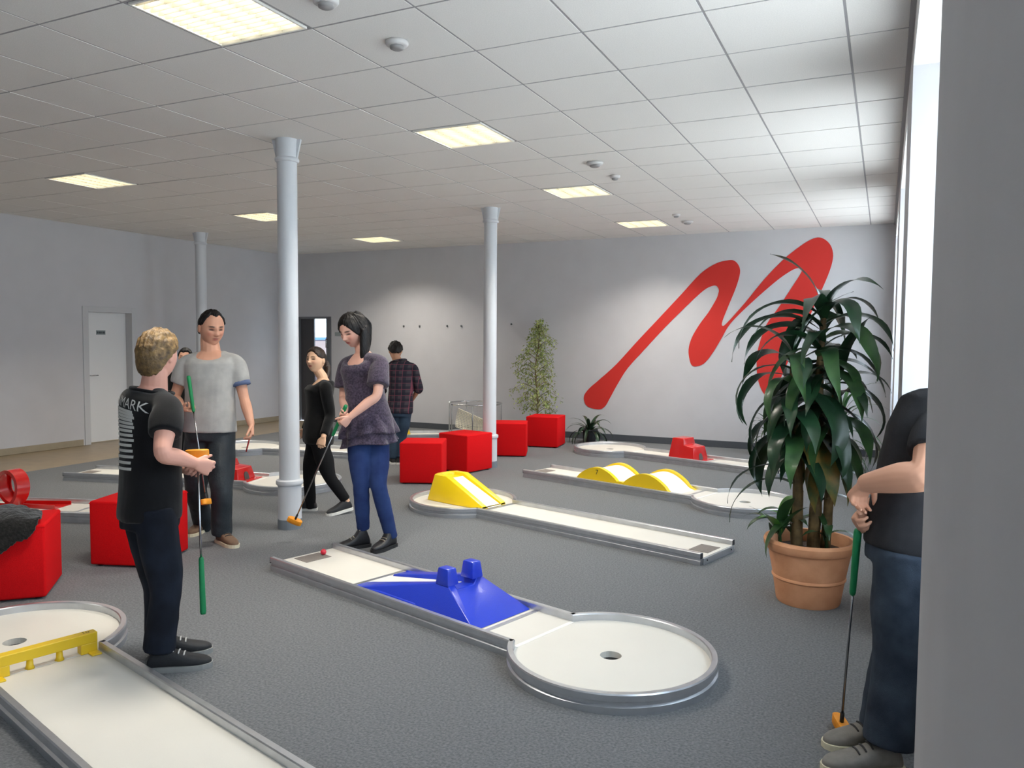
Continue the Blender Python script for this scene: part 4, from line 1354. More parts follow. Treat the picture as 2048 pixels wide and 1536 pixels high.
def shoe(t, base, an, toe, m, sole_m, length=0.285, boot=0.0, z0=0.0, pitch=0.0, lace=None, toe_cap=None, sw=1.0):
    an, toe = vec(an), vec(toe)
    d = unit((toe-an)*[1, 1, 0])
    s = np.array([d[1], -d[0], 0])
    u = np.array([0, 0, 1.0])
    if pitch:
        d, u = d*math.cos(pitch)-u*math.sin(pitch), u*math.cos(pitch)+d*math.sin(pitch)
    heel = an*[1, 1, 0]+[0, 0, z0]-unit(d*[1, 1, 0])*0.055
    if pitch:     # raised heel: toe tip stays on the floor
        heel = heel+[0, 0, math.sin(pitch)*length*0.9]
    k = length/0.285
    stations = [(0.000, 0.020, 0.030), (0.015, 0.032, 0.075), (0.045, 0.036, 0.095), (0.085, 0.037, 0.098), (0.125, 0.040, 0.080), (0.165, 0.045, 0.062), (0.205, 0.047, 0.050), (0.245, 0.040, 0.042), (0.270, 0.026, 0.034), (0.283, 0.010, 0.024)]
    rings = []
    for x, w, h in stations:
        hh = h*1.0
        if boot and 0.02 < x < 0.10:
            hh = h+boot
        c = heel+d*x*k+u*(0.012+hh/2)
        rings.append((c, s, u, w*sw, hh/2, 2.6))
    root = obj('shoe', *[(np.array(v)-base if i == 0 else v) for i, v in enumerate(loft(rings, 20))], m, t, smooth=True)
    mod = root.modifiers.new('sub', 'SUBSURF'); mod.levels = 1; mod.render_levels = 1
    outline = []
    for x, w, h in stations:
        outline.append((x, w*1.05*sw+0.003))
    pts = [(x*k-0.003+0.006*(x/0.283), w) for x, w in outline]
    pts += [(x, -w) for x, w in pts[::-1]]
    V = [heel+d*x+s*y+u*0.0 for x, y in pts]+[heel+d*x+s*y+u*0.024 for x, y in pts]
    n = len(pts)
    F = [tuple(range(n))[::-1], tuple(range(n, 2*n))]+[(i, (i+1) % n, n+(i+1) % n, n+i) for i in range(n)]
    so = obj('sole', np.array(V)-base, F, sole_m, root)
    fixn(so)
    if lace:
        for i, x in enumerate((0.095, 0.118, 0.141, 0.164)):
            hgt = float(np.interp(x, [q[0] for q in stations], [q[2] for q in stations]))
            if boot and x < 0.1:
                hgt += boot*0.5
            c = heel+d*x*k+u*(0.016+hgt)
            P = [c+s*y*sw+u*(-abs(y)*abs(y)*9.0) for y in np.linspace(-0.024, 0.024, 5)]
            obj('lace', *tube([p-base for p in P], 0.0038, 6, True), lace, root, smooth=True)
    return root

def hair_obj(t, base, H, hc, style, m, thick=0.014, tuft=0.004, seed=0.0, fem=0.0, sc=1.0, extra=None, voxel=0.004):
    P, F = hair_shell(style, thick, tuft, seed, fem=fem)
    P = hc+(P*sc)@H.T
    if extra:
        me = remesh('hair', [(P, F)]+extra, voxel, 1, 0.4)
        Q = get_co(me)
        N = normals(me)
        L_ = (Q-hc)@H
        st = np.array([noise.noise(Vector((math.atan2(p[0], p[1]+0.02)*16, p[2]*5, seed))) for p in L_])
        set_co(me, Q+N*(0.0022*st)[:, None]-base)
        return obj_me('hair', me, m, t, True)
    return obj('hair', P-base, F, m, t, smooth=True)
def hl(H, hc, p, sc=1.0):
    return hc+H@(vec(p)*sc)
def flat_lock(H, hc, pts, wid, thk, sc=1.0):
    """a broad tapering lock of hair through local head points"""
    Q = catmull(np.hstack([np.array([hl(H, hc, p, sc) for p in pts]), np.array(wid)[:, None], np.array(thk)[:, None]]), 6)
    rings = []
    P, T_, U, W = frames(Q[:, :3])
    for i in range(len(P)):
        out = unit(P[i]-hc-np.array([0, 0, (P[i]-hc)[2]]))
        f = unit(out-T_[i]*np.dot(out, T_[i]))
        rings.append((P[i], np.cross(T_[i], f), f, Q[i, 3], Q[i, 4], 2.2))
    return loft(rings, 14)

mat('skin', (214, 164, 142), 0.5, attr='Col', bump=0.03, bscale=400, spec=0.35)
mat('eye', (92, 70, 62), 0.2)
mat('hair_sand', (142, 112, 68), 0.6, rgb2=(74, 56, 36), scale=42, detail=6, bump=0.5, bscale=70)
mat('hair_black', (15, 13, 13), 0.55, rgb2=(26, 22, 21), scale=30, detail=6, bump=0.25, bscale=80, spec=0.3)
mat('hair_brown', (58, 40, 30), 0.5, rgb2=(34, 26, 22), scale=26, detail=6, bump=0.4, bscale=80)
mat('hair_tail', (120, 84, 44), 0.55, rgb2=(78, 54, 30), scale=30, bump=0.4, bscale=80)
mat('tee_black', (18, 18, 20), 0.9, var=0.15, scale=12, bump=0.15, bscale=300, sheen=0.1, spec=0.2)
mat('tee_grey', (178, 177, 174), 0.92, rgb2=(164, 163, 161), scale=14, bump=0.12, bscale=280, sheen=0.1, spec=0.2)
mat('tee_charcoal', (50, 50, 52), 0.92, rgb2=(40, 40, 43), scale=10, bump=0.12, bscale=260, spec=0.2)
mat('sweater_black', (17, 17, 18), 0.95, var=0.2, scale=20, bump=0.3, bscale=200, sheen=0.15, spec=0.15)
mat('tweed_purple', (86, 74, 92), 0.95, rgb2=(48, 44, 56), scale=75, detail=8, bump=0.35, bscale=160, sheen=0.25, spec=0.15)
mat('jeans_dark', (17, 20, 27), 0.9, rgb2=(30, 36, 48), scale=6, detail=5, bump=0.2, bscale=420, spec=0.2)
mat('jeans_coated', (26, 32, 38), 0.55, rgb2=(48, 56, 62), scale=5, detail=4, bump=0.25, bscale=70, spec=0.4)
mat('jeans_blue', (34, 48, 92), 0.9, rgb2=(46, 66, 112), scale=7, detail=5, bump=0.2, bscale=420, spec=0.2)
mat('jeans_mid', (60, 78, 96), 0.9, rgb2=(38, 50, 66), scale=6, detail=5, bump=0.2, bscale=420, spec=0.2)
mat('jeans_faded', (62, 72, 84), 0.9, rgb2=(38, 46, 58), scale=8, detail=6, bump=0.25, bscale=380, spec=0.2)
mat('trousers_black', (22, 22, 24), 0.9, bump=0.15, bscale=300, spec=0.2)
mat('shoe_black', (36, 37, 40), 0.75, var=0.1, scale=30, bump=0.1, bscale=120)
mat('boot_black', (30, 30, 33), 0.45, var=0.1, scale=30, bump=0.15, bscale=90)
mat('shoe_brown', (112, 88, 70), 0.8, var=0.1, scale=30, bump=0.1, bscale=150)
mat('shoe_grey', (122, 118, 112), 0.8, var=0.1, scale=30, bump=0.1, bscale=150)
mat('sole_cream', (212, 204, 178), 0.7)
mat('sole_white', (220, 218, 212), 0.7)
mat('sole_grey', (140, 140, 138), 0.7)
mat('sole_black', (28, 28, 30), 0.7)
mat('lace_white', (190, 188, 184), 0.8)
mat('lace_dark', (48, 48, 50), 0.8)
mat('lace_metal', (190, 182, 160), 0.35, metal=0.7)
mat('print_white', (196, 196, 192), 0.8)
mat('cuff_blue', (92, 106, 140), 0.9)
mat('pencil_red', (172, 40, 44), 0.5)
mat('belt_leather', (44, 36, 32), 0.6)
mat('wallet_blue', (62, 84, 120), 0.8, var=0.1, scale=40)

def plaid_mat():
    m = mat('plaid', (62, 58, 68), 0.92, spec=0.2)
    nt = m.node_tree
    p = nt.nodes['Principled BSDF']
    tc = nt.nodes.new('ShaderNodeTexCoord')
    sep = nt.nodes.new('ShaderNodeSeparateXYZ')
    nt.links.new(tc.outputs['Object'], sep.inputs[0])
    def stripes(sock, freq, lo_, hi_, phase=0.0):
        a = nt.nodes.new('ShaderNodeMath'); a.operation = 'MULTIPLY_ADD'
        a.inputs[1].default_value = freq; a.inputs[2].default_value = phase
        nt.links.new(sock, a.inputs[0])
        f = nt.nodes.new('ShaderNodeMath'); f.operation = 'PINGPONG'; f.inputs[1].default_value = 0.5
        nt.links.new(a.outputs[0], f.inputs[0])
        r = nt.nodes.new('ShaderNodeMapRange')
        r.inputs['From Min'].default_value = lo_; r.inputs['From Max'].default_value = hi_
        nt.links.new(f.outputs[0], r.inputs['Value'])
        return r.outputs['Result']
    base_c = srgb(70, 66, 72)
    cur = None
    for k, (sock, fr, lo_, hi_, ph, rgb, amt) in enumerate((('X', 13, 0.20, 0.30, 0.0, (40, 40, 50), 0.8), ('Z', 13, 0.20, 0.30, 0.0, (40, 40, 50), 0.8), ('X', 13, 0.46, 0.48, 0.25, (128, 70, 84), 0.9), ('Z', 13, 0.46, 0.48, 0.25, (128, 70, 84), 0.9))):
        s = stripes(sep.outputs[sock], fr, lo_, hi_, ph)
        mul = nt.nodes.new('ShaderNodeMath'); mul.operation = 'MULTIPLY'; mul.inputs[1].default_value = amt
        nt.links.new(s, mul.inputs[0])
        mx = nt.nodes.new('ShaderNodeMix'); mx.data_type = 'RGBA'
        nt.links.new(mul.outputs[0], mx.inputs['Factor'])
        if cur is None:
            mx.inputs['A'].default_value = base_c
        else:
            nt.links.new(cur, mx.inputs['A'])
        mx.inputs['B'].default_value = srgb(*rgb)
        cur = mx.outputs['Result']
    nt.links.new(cur, p.inputs['Base Color'])
plaid_mat()


def rib_ring(name, t, base, J, s, grow, rad, m, fem, scale, girth, drop_front=0.0):
    """knitted neckline: a thin torus lying on the torso profile at height s"""
    prof = FEMALE if fem else MALE
    S0 = [p[0] for p in prof]
    a, b, f = (float(np.interp(s, S0, [p[k] for p in prof])) for k in (1, 2, 3))
    c, x, y, a, b, pw = torso_rings(J, [(s, a*girth*scale+grow, b*girth*scale+grow, f)])[0]
    P = []
    for k in range(33):
        q = 2*PI*k/32
        pt = c+x*a*math.cos(q)+y*b*math.sin(q)
        pt = pt-np.array([0, 0, 1])*drop_front*max(0, math.sin(q))**2
        P.append(pt-base)
    return obj(name, *tube(P, rad, 8), m, t, smooth=True)

def project_print(t, base, shirt, me_text, origin, xdir, updir, indir, m, name, lift=0.0035):
    """lay flat print on the shirt surface by casting from behind the wearer"""
    from mathutils.bvhtree import BVHTree
    bm = bmesh.new(); bm.from_mesh(shirt.data)
    tree = BVHTree.FromBMesh(bm)
    b2 = bmesh.new(); b2.from_mesh(me_text)
    bmesh.ops.subdivide_edges(b2, edges=[e for e in b2.edges if e.calc_length() > 0.02], cuts=2, use_grid_fill=False)
    bmesh.ops.triangulate(b2, faces=b2.faces)
    o0, x, u, n = vec(origin), unit(xdir), unit(updir), unit(indir)
    for v in b2.verts:
        p = Vector(o0+x*v.co.x+u*v.co.y-n*0.5-base)
        hit = tree.ray_cast(p, Vector(n))
        v.co = (hit[0]-Vector(n)*lift) if hit[0] is not None else (p+Vector(n)*0.5)
    me = bpy.data.meshes.new(name)
    b2.to_mesh(me); b2.free(); bm.free()
    return obj_me(name, me, m, shirt)

# ---------------------------------------------------------------- boy in the black T-shirt
J = POSE['boy']
bodyf = vec(J['body'])
t, base, H, hc = person('boy in a black printed T-shirt seen from behind, holding an upturned putter', J, (222, 164, 144), voxel=0.0045, scale=0.96, girth=0.98, arm_r=1.05, head_sc=0.98,
                        hands={'R': {'curl': (38, 45, 30), 'palm': tuple(unit(np.cross(bodyf, [0, 0, 1]))*-1.0), 'thumb': 50}, 'L': {'curl': (60, 60, 40)}})
hair_obj(t, base, H, hc, 'boy', 'hair_sand', 0.020, 0.006, 1.3, sc=0.98)
sh = garment_mesh('t_shirt', t, base, shirt_parts(J, 0, 0.96, 1.02, 0.016, hem=-0.12, sleeve=0.60, sl_r=(0.072, 0.078, 0.074), ring_top=1.06, trap=0.012), 'tee_black', 0.007, 4, 0.005, 8.0, 1.0, 0.6)
rib_ring('neck_rib', t, base, J, 1.045, 0.012, 0.008, 'tee_black', 0, 0.96, 1.02)
garment_mesh('jeans', t, base, trouser_parts(J, 0, 0.96, 1.0, (0.094, 0.086, 0.072, 0.070, 0.074), top=0.02, infl=0.010, to=0.97), 'jeans_dark', 0.007, 4, 0.007, 9.0, 4.0, 0.8)
shoe(t, base, J['anR'], J['toeR'], 'shoe_black', 'sole_grey', 0.29, lace='lace_white')
shoe(t, base, J['anL'], J['toeL'], 'shoe_black', 'sole_grey', 0.29, lace='lace_white')
# tour print on the back: a big word, a small line under it and rows of dates
c, x, y, a, b, pw = torso_rings(J, [(0.80, 0.1, 0.1, 0)])[0]
upb = unit(np.cross(x, y))
rx = x if True else -x
def back(body, size, s, name, dx=0.0):
    c_, x_, y_, a_, b_, p_ = torso_rings(J, [(s, 0.1, 0.1, 0)])[0]
    project_print(t, base, sh, text_mesh(body, size), c_+x_*dx, x_, [0, 0, 1], y_, 'print_white', name)
back('DENMARK', 0.068, 0.80, 'print_word')
for k in range(14):
    me = bpy.data.meshes.new('bar')
    V, F = [], []
    w = 0.098+0.006*((k*7) % 3)
    for q in range(9):
        xx = -w+2*w*q/8
        V += [(xx, -0.0065, 0), (xx, 0.0065, 0)]
    F = [(2*q, 2*q+2, 2*q+3, 2*q+1) for q in range(8)]
    me.from_pydata(V, [], F)
    c_, x_, y_, a_, b_, p_ = torso_rings(J, [(0.70-0.034*k, 0.1, 0.1, 0)])[0]
    project_print(t, base, sh, me, c_, x_, [0, 0, 1], y_, 'print_white', 'print_row')

# ---------------------------------------------------------------- man in the grey T-shirt
J = POSE['man']
t, base, H, hc = person('dark-haired man in a light grey T-shirt and dark jeans looking down', J, (212, 158, 132), voxel=0.004, neck=1.12, scale=1.03, girth=1.06, arm_r=1.0, head_sc=1.14,
                        hands={'R': {'curl': (50, 55, 35), 'thumb': 45, 'palm': tuple(vec(J['body'])*0.3+np.array([0.5, 0.3, 0.4]))}, 'L': {'curl': (30, 45, 30)}}, brow=(60, 46, 40))
hair_obj(t, base, H, hc, 'man', 'hair_black', 0.012, 0.003, 2.2, sc=1.14)
sh = garment_mesh('t_shirt', t, base, shirt_parts(J, 0, 1.03, 1.06, 0.016, hem=-0.06, sleeve=0.60, sl_r=(0.072, 0.076, 0.070), ring_top=1.10, trap=0.014, dip=0.045), 'tee_grey', 0.0075, 4, 0.006, 7.0, 2.0, 0.6)
q = vec(J['shL'])+(vec(J['elL'])-vec(J['shL']))*0.60
dq = unit(vec(J['elL'])-vec(J['shL']))
obj('sleeve_turnup', *tube([q-dq*0.012-base, q+dq*0.020-base], [0.073, 0.073], 20), 'cuff_blue', t, smooth=True)
garment_mesh('jeans', t, base, trouser_parts(J, 0, 1.03, 1.02, (0.100, 0.094, 0.076, 0.074, 0.074), top=0.06, infl=0.010, to=0.99), 'jeans_coated', 0.008, 4, 0.008, 9.0, 5.0, 0.9)
shoe(t, base, J['anR'], J['toeR'], 'shoe_brown', 'sole_cream', 0.29, lace='lace_dark')
shoe(t, base, J['anL'], J['toeL'], 'shoe_brown', 'sole_cream', 0.29, lace='lace_dark')
# pencil in his lowered hand
hd = vec(J['hdL'])
V, F = tube([hd+[-0.012, -0.012, 0.0], hd+[-0.045, -0.02, -0.12]], [0.006, 0.005], 8)
tag(obj('pencil', V, F, 'pencil_red', None, smooth=True), 'short red pencil in the lowered hand of the man in grey', 'pencil')

# ---------------------------------------------------------------- putting woman
J = POSE['putt']
t, base, H, hc = person('tall woman with long black hair in a purple tunic bending over her putter', J, (224, 172, 152), voxel=0.004, fem=1.0, scale=1.0, girth=1.0, arm_r=0.92, head_sc=1.07,
                        hands={'R': {'curl': (55, 60, 40), 'thumb': 40}, 'L': {'curl': (55, 60, 40), 'thumb': 35}}, brow=(50, 38, 36))
dn = H.T@np.array([0, 0, -1.0])          # gravity in head coordinates
def hang(start, out, lens):
    s0, o = vec(start), vec(out)
    return [tuple(s0+o*k+dn*l) for k, l in zip(np.linspace(0, 1, len(lens)), lens)]
ex = [flat_lock(H, hc, [(-0.035, 0.0, 0.112), (-0.080, -0.025, 0.055)]+hang((-0.090, -0.035, 0.0), (0.005, 0.0, 0), (0.0, 0.07, 0.15, 0.24, 0.33)), [0.03, 0.050, 0.056, 0.060, 0.058, 0.048, 0.020], [0.012, 0.018, 0.022, 0.026, 0.028, 0.024, 0.010]),
      flat_lock(H, hc, [(-0.025, -0.03, 0.112), (-0.065, -0.06, 0.05)]+hang((-0.072, -0.065, 0.0), (0.0, 0.02, 0), (0.0, 0.07, 0.15, 0.24)), [0.04, 0.060, 0.066, 0.066, 0.060, 0.03], [0.012, 0.018, 0.024, 0.028, 0.026, 0.012]),
      flat_lock(H, hc, [(0.0, -0.05, 0.112), (-0.01, -0.105, 0.045)]+hang((-0.012, -0.112, -0.01), (-0.03, 0.0, 0), (0.0, 0.07, 0.14, 0.21)), [0.05, 0.078, 0.084, 0.080, 0.066, 0.03], [0.012, 0.018, 0.022, 0.026, 0.024, 0.012]),
      flat_lock(H, hc, [(0.03, -0.03, 0.112), (0.066, -0.06, 0.055)]+hang((0.070, -0.085, 0.0), (-0.01, -0.02, 0), (0.0, 0.05, 0.09, 0.13)), [0.03, 0.045, 0.048, 0.046, 0.038, 0.02], [0.012, 0.014, 0.018, 0.02, 0.02, 0.010])]
hair_obj(t, base, H, hc, 'long', 'hair_black', 0.014, 0.003, 3.1, fem=1.0, extra=ex, sc=1.07)
tun = shirt_parts(J, 1, 1.0, 1.04, 0.018, hem=-0.10, sleeve=0.72, sl_r=(0.066, 0.076, 0.082), ring_top=1.0, flare=0.02, dip=0.05)
garment_mesh('tunic', t, base, tun, 'tweed_purple', 0.0075, 4, 0.006, 8.0, 3.0, 0.6)
def frill(name, s0, s1, grow0, grow1, amp, waves, seed):
    """one gathered tier of the hem: an open fluted band, given thickness"""
    V, F = [], []
    n, m_ = 120, 10
    S0 = [p[0] for p in FEMALE]
    for j in range(m_):
        s = s0+(s1-s0)*j/(m_-1)
        a, b, f = (float(np.interp(s, S0, [p[k] for p in FEMALE])) for k in (1, 2, 3))
        gr = grow0+(grow1-grow0)*j/(m_-1)
        c_, x_, y_, a, b, p_ = torso_rings(J, [(s, a+gr, b+gr, f)])[0]
        for k in range(n):
            q = 2*PI*k/n
            fl_ = 1+amp*(j/(m_-1))*(math.sin(q*waves+seed)+0.5*math.sin(q*waves*0.6+seed*2))
            V.append(c_+x_*a*fl_*math.cos(q)+y_*b*fl_*math.sin(q)-base-np.array([0, 0, 0.012*math.sin(q*3+seed)*j/(m_-1)]))
    for j in range(m_-1):
        for k in range(n):
            F.append((j*n+k, j*n+(k+1) % n, (j+1)*n+(k+1) % n, (j+1)*n+k))
    o = obj(name, V, F, 'tweed_purple', t, smooth=True)
    md = o.modifiers.new('thick', 'SOLIDIFY'); md.thickness = 0.006
    return o
frill('frill', 0.16, -0.12, 0.022, 0.052, 0.07, 11, 0.4)
frill('frill', -0.06, -0.34, 0.026, 0.058, 0.07, 10, 1.7)
garment_mesh('jeans', t, base, trouser_parts(J, 1, 1.0, 0.98, (0.088, 0.080, 0.060, 0.058, 0.046), top=0.1, infl=0.008, to=1.08), 'jeans_blue', 0.0075, 4, 0.004, 10.0, 6.0, 2.0)
shoe(t, base, J['anR'], J['toeR'], 'boot_black', 'sole_black', 0.265, boot=0.06, lace='lace_metal', sw=0.95)
shoe(t, base, J['anL'], J['toeL'], 'boot_black', 'sole_black', 0.265, boot=0.06, lace='lace_metal', sw=0.95)

# ---------------------------------------------------------------- woman in black walking past
J = POSE['black']
t, base, H, hc = person('young woman in a black sweater walking behind the near column, face turned to the camera', J, (232, 186, 152), voxel=0.004, fem=1.0, scale=0.93, girth=1.0, arm_r=0.92, head_sc=0.96,
                        hands={'L': {'curl': (25, 35, 25)}}, brow=(66, 48, 40))
ex = [flat_lock(H, hc, [(0.0, -0.085, 0.0), (-0.02, -0.125, -0.04), (-0.05, -0.11, -0.12), (-0.07, -0.05, -0.20), (-0.06, 0.0, -0.26)], [0.03, 0.036, 0.034, 0.028, 0.012], [0.02, 0.026, 0.026, 0.02, 0.010], 0.96)]
hair_obj(t, base, H, hc, 'tied', 'hair_brown', 0.011, 0.002, 4.4, fem=1.0, sc=0.96, extra=ex)
garment_mesh('sweater', t, base, shirt_parts(J, 1, 0.93, 1.06, 0.018, hem=-0.20, sleeve=1.92, sl_r=(0.064, 0.056, 0.045), ring_top=1.04), 'sweater_black', 0.008, 4, 0.006, 7.0, 7.0, 0.7)
garment_mesh('trousers', t, base, trouser_parts(J, 1, 0.93, 1.0, (0.088, 0.080, 0.058, 0.056, 0.048), top=0.1, infl=0.008, to=0.95), 'trousers_black', 0.008, 4, 0.003, 10.0, 8.0)
shoe(t, base, J['anR'], J['toeR'], 'shoe_black', 'sole_white', 0.25, sw=0.9)
shoe(t, base, J['anL'], J['toeL'], 'shoe_black', 'sole_white', 0.25, sw=0.9, pitch=0.12)

# ---------------------------------------------------------------- person in the plaid shirt, back view
J = POSE['plaid']
t, base, H, hc = person('person in a plaid shirt and jeans seen from behind, beside the red cubes', J, (196, 146, 116), voxel=0.006, scale=0.93, girth=1.0, arm_r=0.9, head_sc=0.98)
hair_obj(t, base, H, hc, 'short', 'hair_black', 0.026, 0.010, 5.5, sc=0.98)
garment_mesh('plaid_shirt', t, base, shirt_parts(J, 0, 0.93, 0.96, 0.016, hem=-0.12, sleeve=1.30, sl_r=(0.068, 0.062, 0.058), ring_top=1.05), 'plaid', 0.009, 3, 0.005, 7.0, 9.0, 0.7)
rib_ring('collar', t, base, J, 1.06, 0.014, 0.014, 'plaid', 0, 0.93, 0.96)
garment_mesh('jeans', t, base, trouser_parts(J, 0, 0.93, 0.96, (0.090, 0.084, 0.070, 0.068, 0.068), top=0.1, infl=0.008, to=0.97), 'jeans_mid', 0.009, 3, 0.005, 9.0, 10.0)
shoe(t, base, J['anR'], J['toeR'], 'shoe_black', 'sole_white', 0.26)
shoe(t, base, J['anL'], J['toeL'], 'shoe_black', 'sole_white', 0.26)

# ---------------------------------------------------------------- person half hidden behind the man in grey
J = POSE['hidden']
t, base, H, hc = person('black-haired person in dark clothes mostly hidden behind the man in grey', J, (206, 156, 130), voxel=0.007, fem=1.0, scale=0.95, head_sc=0.98)
hair_obj(t, base, H, hc, 'short', 'hair_black', 0.016, 0.004, 6.6, sc=0.98, fem=1.0)
garment_mesh('top', t, base, shirt_parts(J, 1, 0.95, 1.0, 0.016, hem=-0.2, sleeve=1.85, sl_r=(0.062, 0.052, 0.044), ring_top=1.04), 'sweater_black', 0.010, 3, 0.004, 7.0, 11.0)
garment_mesh('trousers', t, base, trouser_parts(J, 1, 0.95, 1.0, (0.088, 0.080, 0.062, 0.060, 0.056), top=0.1, infl=0.008, to=0.95), 'trousers_black', 0.010, 3, 0.003, 10.0, 12.0)
shoe(t, base, J['anR'], J['toeR'], 'shoe_black', 'sole_black', 0.25)
shoe(t, base, J['anL'], J['toeL'], 'shoe_black', 'sole_black', 0.25)

# ---------------------------------------------------------------- man by the window, half behind the pier
J = POSE['right']
t, base, H, hc = person('heavy man in a charcoal T-shirt leaning on his putter beside the window pier', J, (214, 160, 132), voxel=0.0045, scale=1.02, girth=1.04, arm_r=1.36, head_sc=1.0,
                        hands={'L': {'curl': (45, 40, 25), 'palm': (0.1, -0.1, -1.0), 'thumb': 30}, 'R': {'curl': (50, 55, 35), 'palm': (0.3, -0.8, -0.2), 'thumb': 40}})
hair_obj(t, base, H, hc, 'short', 'hair_brown', 0.012, 0.003, 7.7)
garment_mesh('t_shirt', t, base, shirt_parts(J, 0, 1.02, 1.08, 0.018, hem=-0.10, sleeve=0.62, sl_r=(0.078, 0.084, 0.080), ring_top=1.10), 'tee_charcoal', 0.007, 4, 0.006, 7.0, 13.0, 0.7)
garment_mesh('jeans', t, base, trouser_parts(J, 0, 1.02, 1.08, (0.108, 0.102, 0.088, 0.084, 0.084), top=0.06, infl=0.010, to=0.96), 'jeans_faded', 0.007, 4, 0.008, 9.0, 14.0, 0.9)
shoe(t, base, J['anR'], J['toeR'], 'shoe_grey', 'sole_cream', 0.295, lace='lace_dark', sw=1.1)
shoe(t, base, J['anL'], J['toeL'], 'shoe_grey', 'sole_cream', 0.295, lace='lace_dark', sw=1.1)

# ================================================================== putters in hand
RTV = (rt.x, rt.y, 0.0)
FWV = (fw.x, fw.y, 0.0)
putter('green-gripped putter swung by the woman in the purple tunic', (-3.487, 4.535, 1.085), (-4.045, 4.620, 0.165), RTV, head_len=0.115)
putter('putter held upright in front of the man in grey', (-4.604, 4.133, 1.282), (-4.363, 4.060, 0.389), FWV)
putter('upside-down putter held head-up by the boy in black', (-2.885, 2.655, 0.251), (-2.934, 2.679, 1.010), RTV, head_len=0.110)
putter('putter resting on the carpet under the hands of the man by the window', (-0.070, 3.165, 0.862), (-0.111, 3.325, 0.026), (0.45, -0.9, 0), head_len=0.13)

# ================================================================== PLANTS
def leaf_mesh(name, L, W, e0, droop, m, curl=0.25, wave=0.0, seed=0.0, nl=14, fold=0.18, twist=0.0):
    """one strap leaf: base at the origin, growing towards +x, arching under its own weight"""
    V, F = [], []
    p = np.array([0.0, 0.0])
    for i in range(nl+1):
        t = i/nl
        e = R(e0-droop*t**1.15)
        if i:
            p = p+np.array([math.cos(e), math.sin(e)])*L/nl
        w = W*0.5*(0.30+0.70*math.sin(PI*min(1.0, t*1.02)**0.75))*(1.0 if t < 0.97 else 0.3)
        if t > 0.75:
            w *= max(0.02, (1-t)/0.25)**0.7
        nx, nz = -math.sin(e), math.cos(e)
        wv = wave*math.sin(t*11+seed)*L
        tw = twist*t
        for k, s in enumerate((-1, -0.5, 0, 0.5, 1)):
            lift = fold*w*abs(s)+wave*0.25*L*math.sin(t*15+seed+s*2)*abs(s)
            y = s*w*math.cos(tw)
            zz = lift+s*w*math.sin(tw)
            V.append((p[0]+nx*zz, y+wv*0.6, p[1]+nz*zz))
    for i in range(nl):
        for k in range(4):
            F.append((i*5+k, (i+1)*5+k, (i+1)*5+k+1, i*5+k+1))
    me = bpy.data.meshes.new(name)
    me.from_pydata(V, [], F)
    me.materials.append(MATS[m])
    me.polygons.foreach_set('use_smooth', [True]*len(me.polygons))
    return me

def place_leaf(me, parent, pos, az, sc=1.0, roll_=0.0, name='leaf'):
    o = bpy.data.objects.new(name, me)
    COL.objects.link(o)
    o.parent = parent
    o.location = pos
    o.rotation_euler = (roll_, 0, az)
    o.scale = (sc, sc, sc)
    return o

def pot(t, R1, R0, Hh, m, rim=0.03, bands=(), soil=True):
    prof = [(0.0, 0.0), (R0, 0.0), (R0+0.006, 0.012)]
    k = (R1-R0)/Hh
    zs_ = []
    for b_ in bands:
        prof += [(R0+k*(b_-0.012), b_-0.012), (R0+k*b_+0.006, b_-0.004), (R0+k*b_+0.006, b_+0.004), (R0+k*(b_+0.012), b_+0.012)]
    prof += [(R1-0.012, Hh-rim*2.2), (R1+0.004, Hh-rim*1.9), (R1+0.014, Hh-rim*1.3), (R1+0.016, Hh-rim*0.5), (R1+0.008, Hh), (R1-0.010, Hh), (R1-0.018, Hh-0.012), (R1-0.03, Hh-0.08)]
    o = auto_smooth(obj('pot', *lathe(prof, 48, closed=False), m, t), 28)
    if soil:
        obj('soil', *lathe([(R1-0.028, Hh-0.095), (R1-0.026, Hh-0.075), (R1*0.5, Hh-0.066), (0.001, Hh-0.06)], 32), 'soil', t, smooth=True)

# ---- big dracaena in the terracotta pot
r_ = random.Random(11)
dra = thing('dracaena', 'tall dracaena with drooping dark leaves in a terracotta pot', 'potted plant', (-0.375, 4.97, 0))
pot(dra, 0.248, 0.178, 0.385, 'terracotta', 0.032, (0.155,))
LV = {}
def lv(kind, L, W, e0, droop, m, **k):
    LV.setdefault(kind, []).append(leaf_mesh('leaf', L, W, e0, droop, m, **k))
for q in range(4):
    lv('up', 0.54, 0.080, 78-6*q, 60+22*q, 'leaf_dark', wave=0.015, seed=q, twist=0.3)
    lv('arch', 0.60, 0.092, 52-8*q, 120+10*q, ('leaf_dark', 'leaf_dark', 'leaf_mid', 'leaf_dark')[q], wave=0.022, seed=q*1.7, twist=0.5)
    lv('droop', 0.54, 0.112, 22-9*q, 100+4*q, ('leaf_dark', 'leaf_mid', 'leaf_dark', 'leaf_dark')[q], wave=0.020, seed=q*2.3, twist=0.45)
    lv('hang', 0.44, 0.116, -12-8*q, 72-4*q, ('leaf_dark', 'leaf_dark', 'leaf_mid', 'leaf_tip')[q], wave=0.012, seed=q*3.1)
    lv('young', 0.26, 0.060, 72-10*q, 50+18*q, ('leaf_mid', 'leaf_fresh', 'leaf_mid', 'leaf_mid')[q], wave=0.012, seed=q*1.1)
CANES = [((0.02, 0.02), (0.045, 0.03), 1.76, 0.034, 0.98, 1.0), ((-0.07, -0.03), (-0.12, -0.05), 1.50, 0.031, 0.92, 0.92), ((0.085, 0.05), (0.12, 0.08), 1.36, 0.028, 0.90, 0.88)]
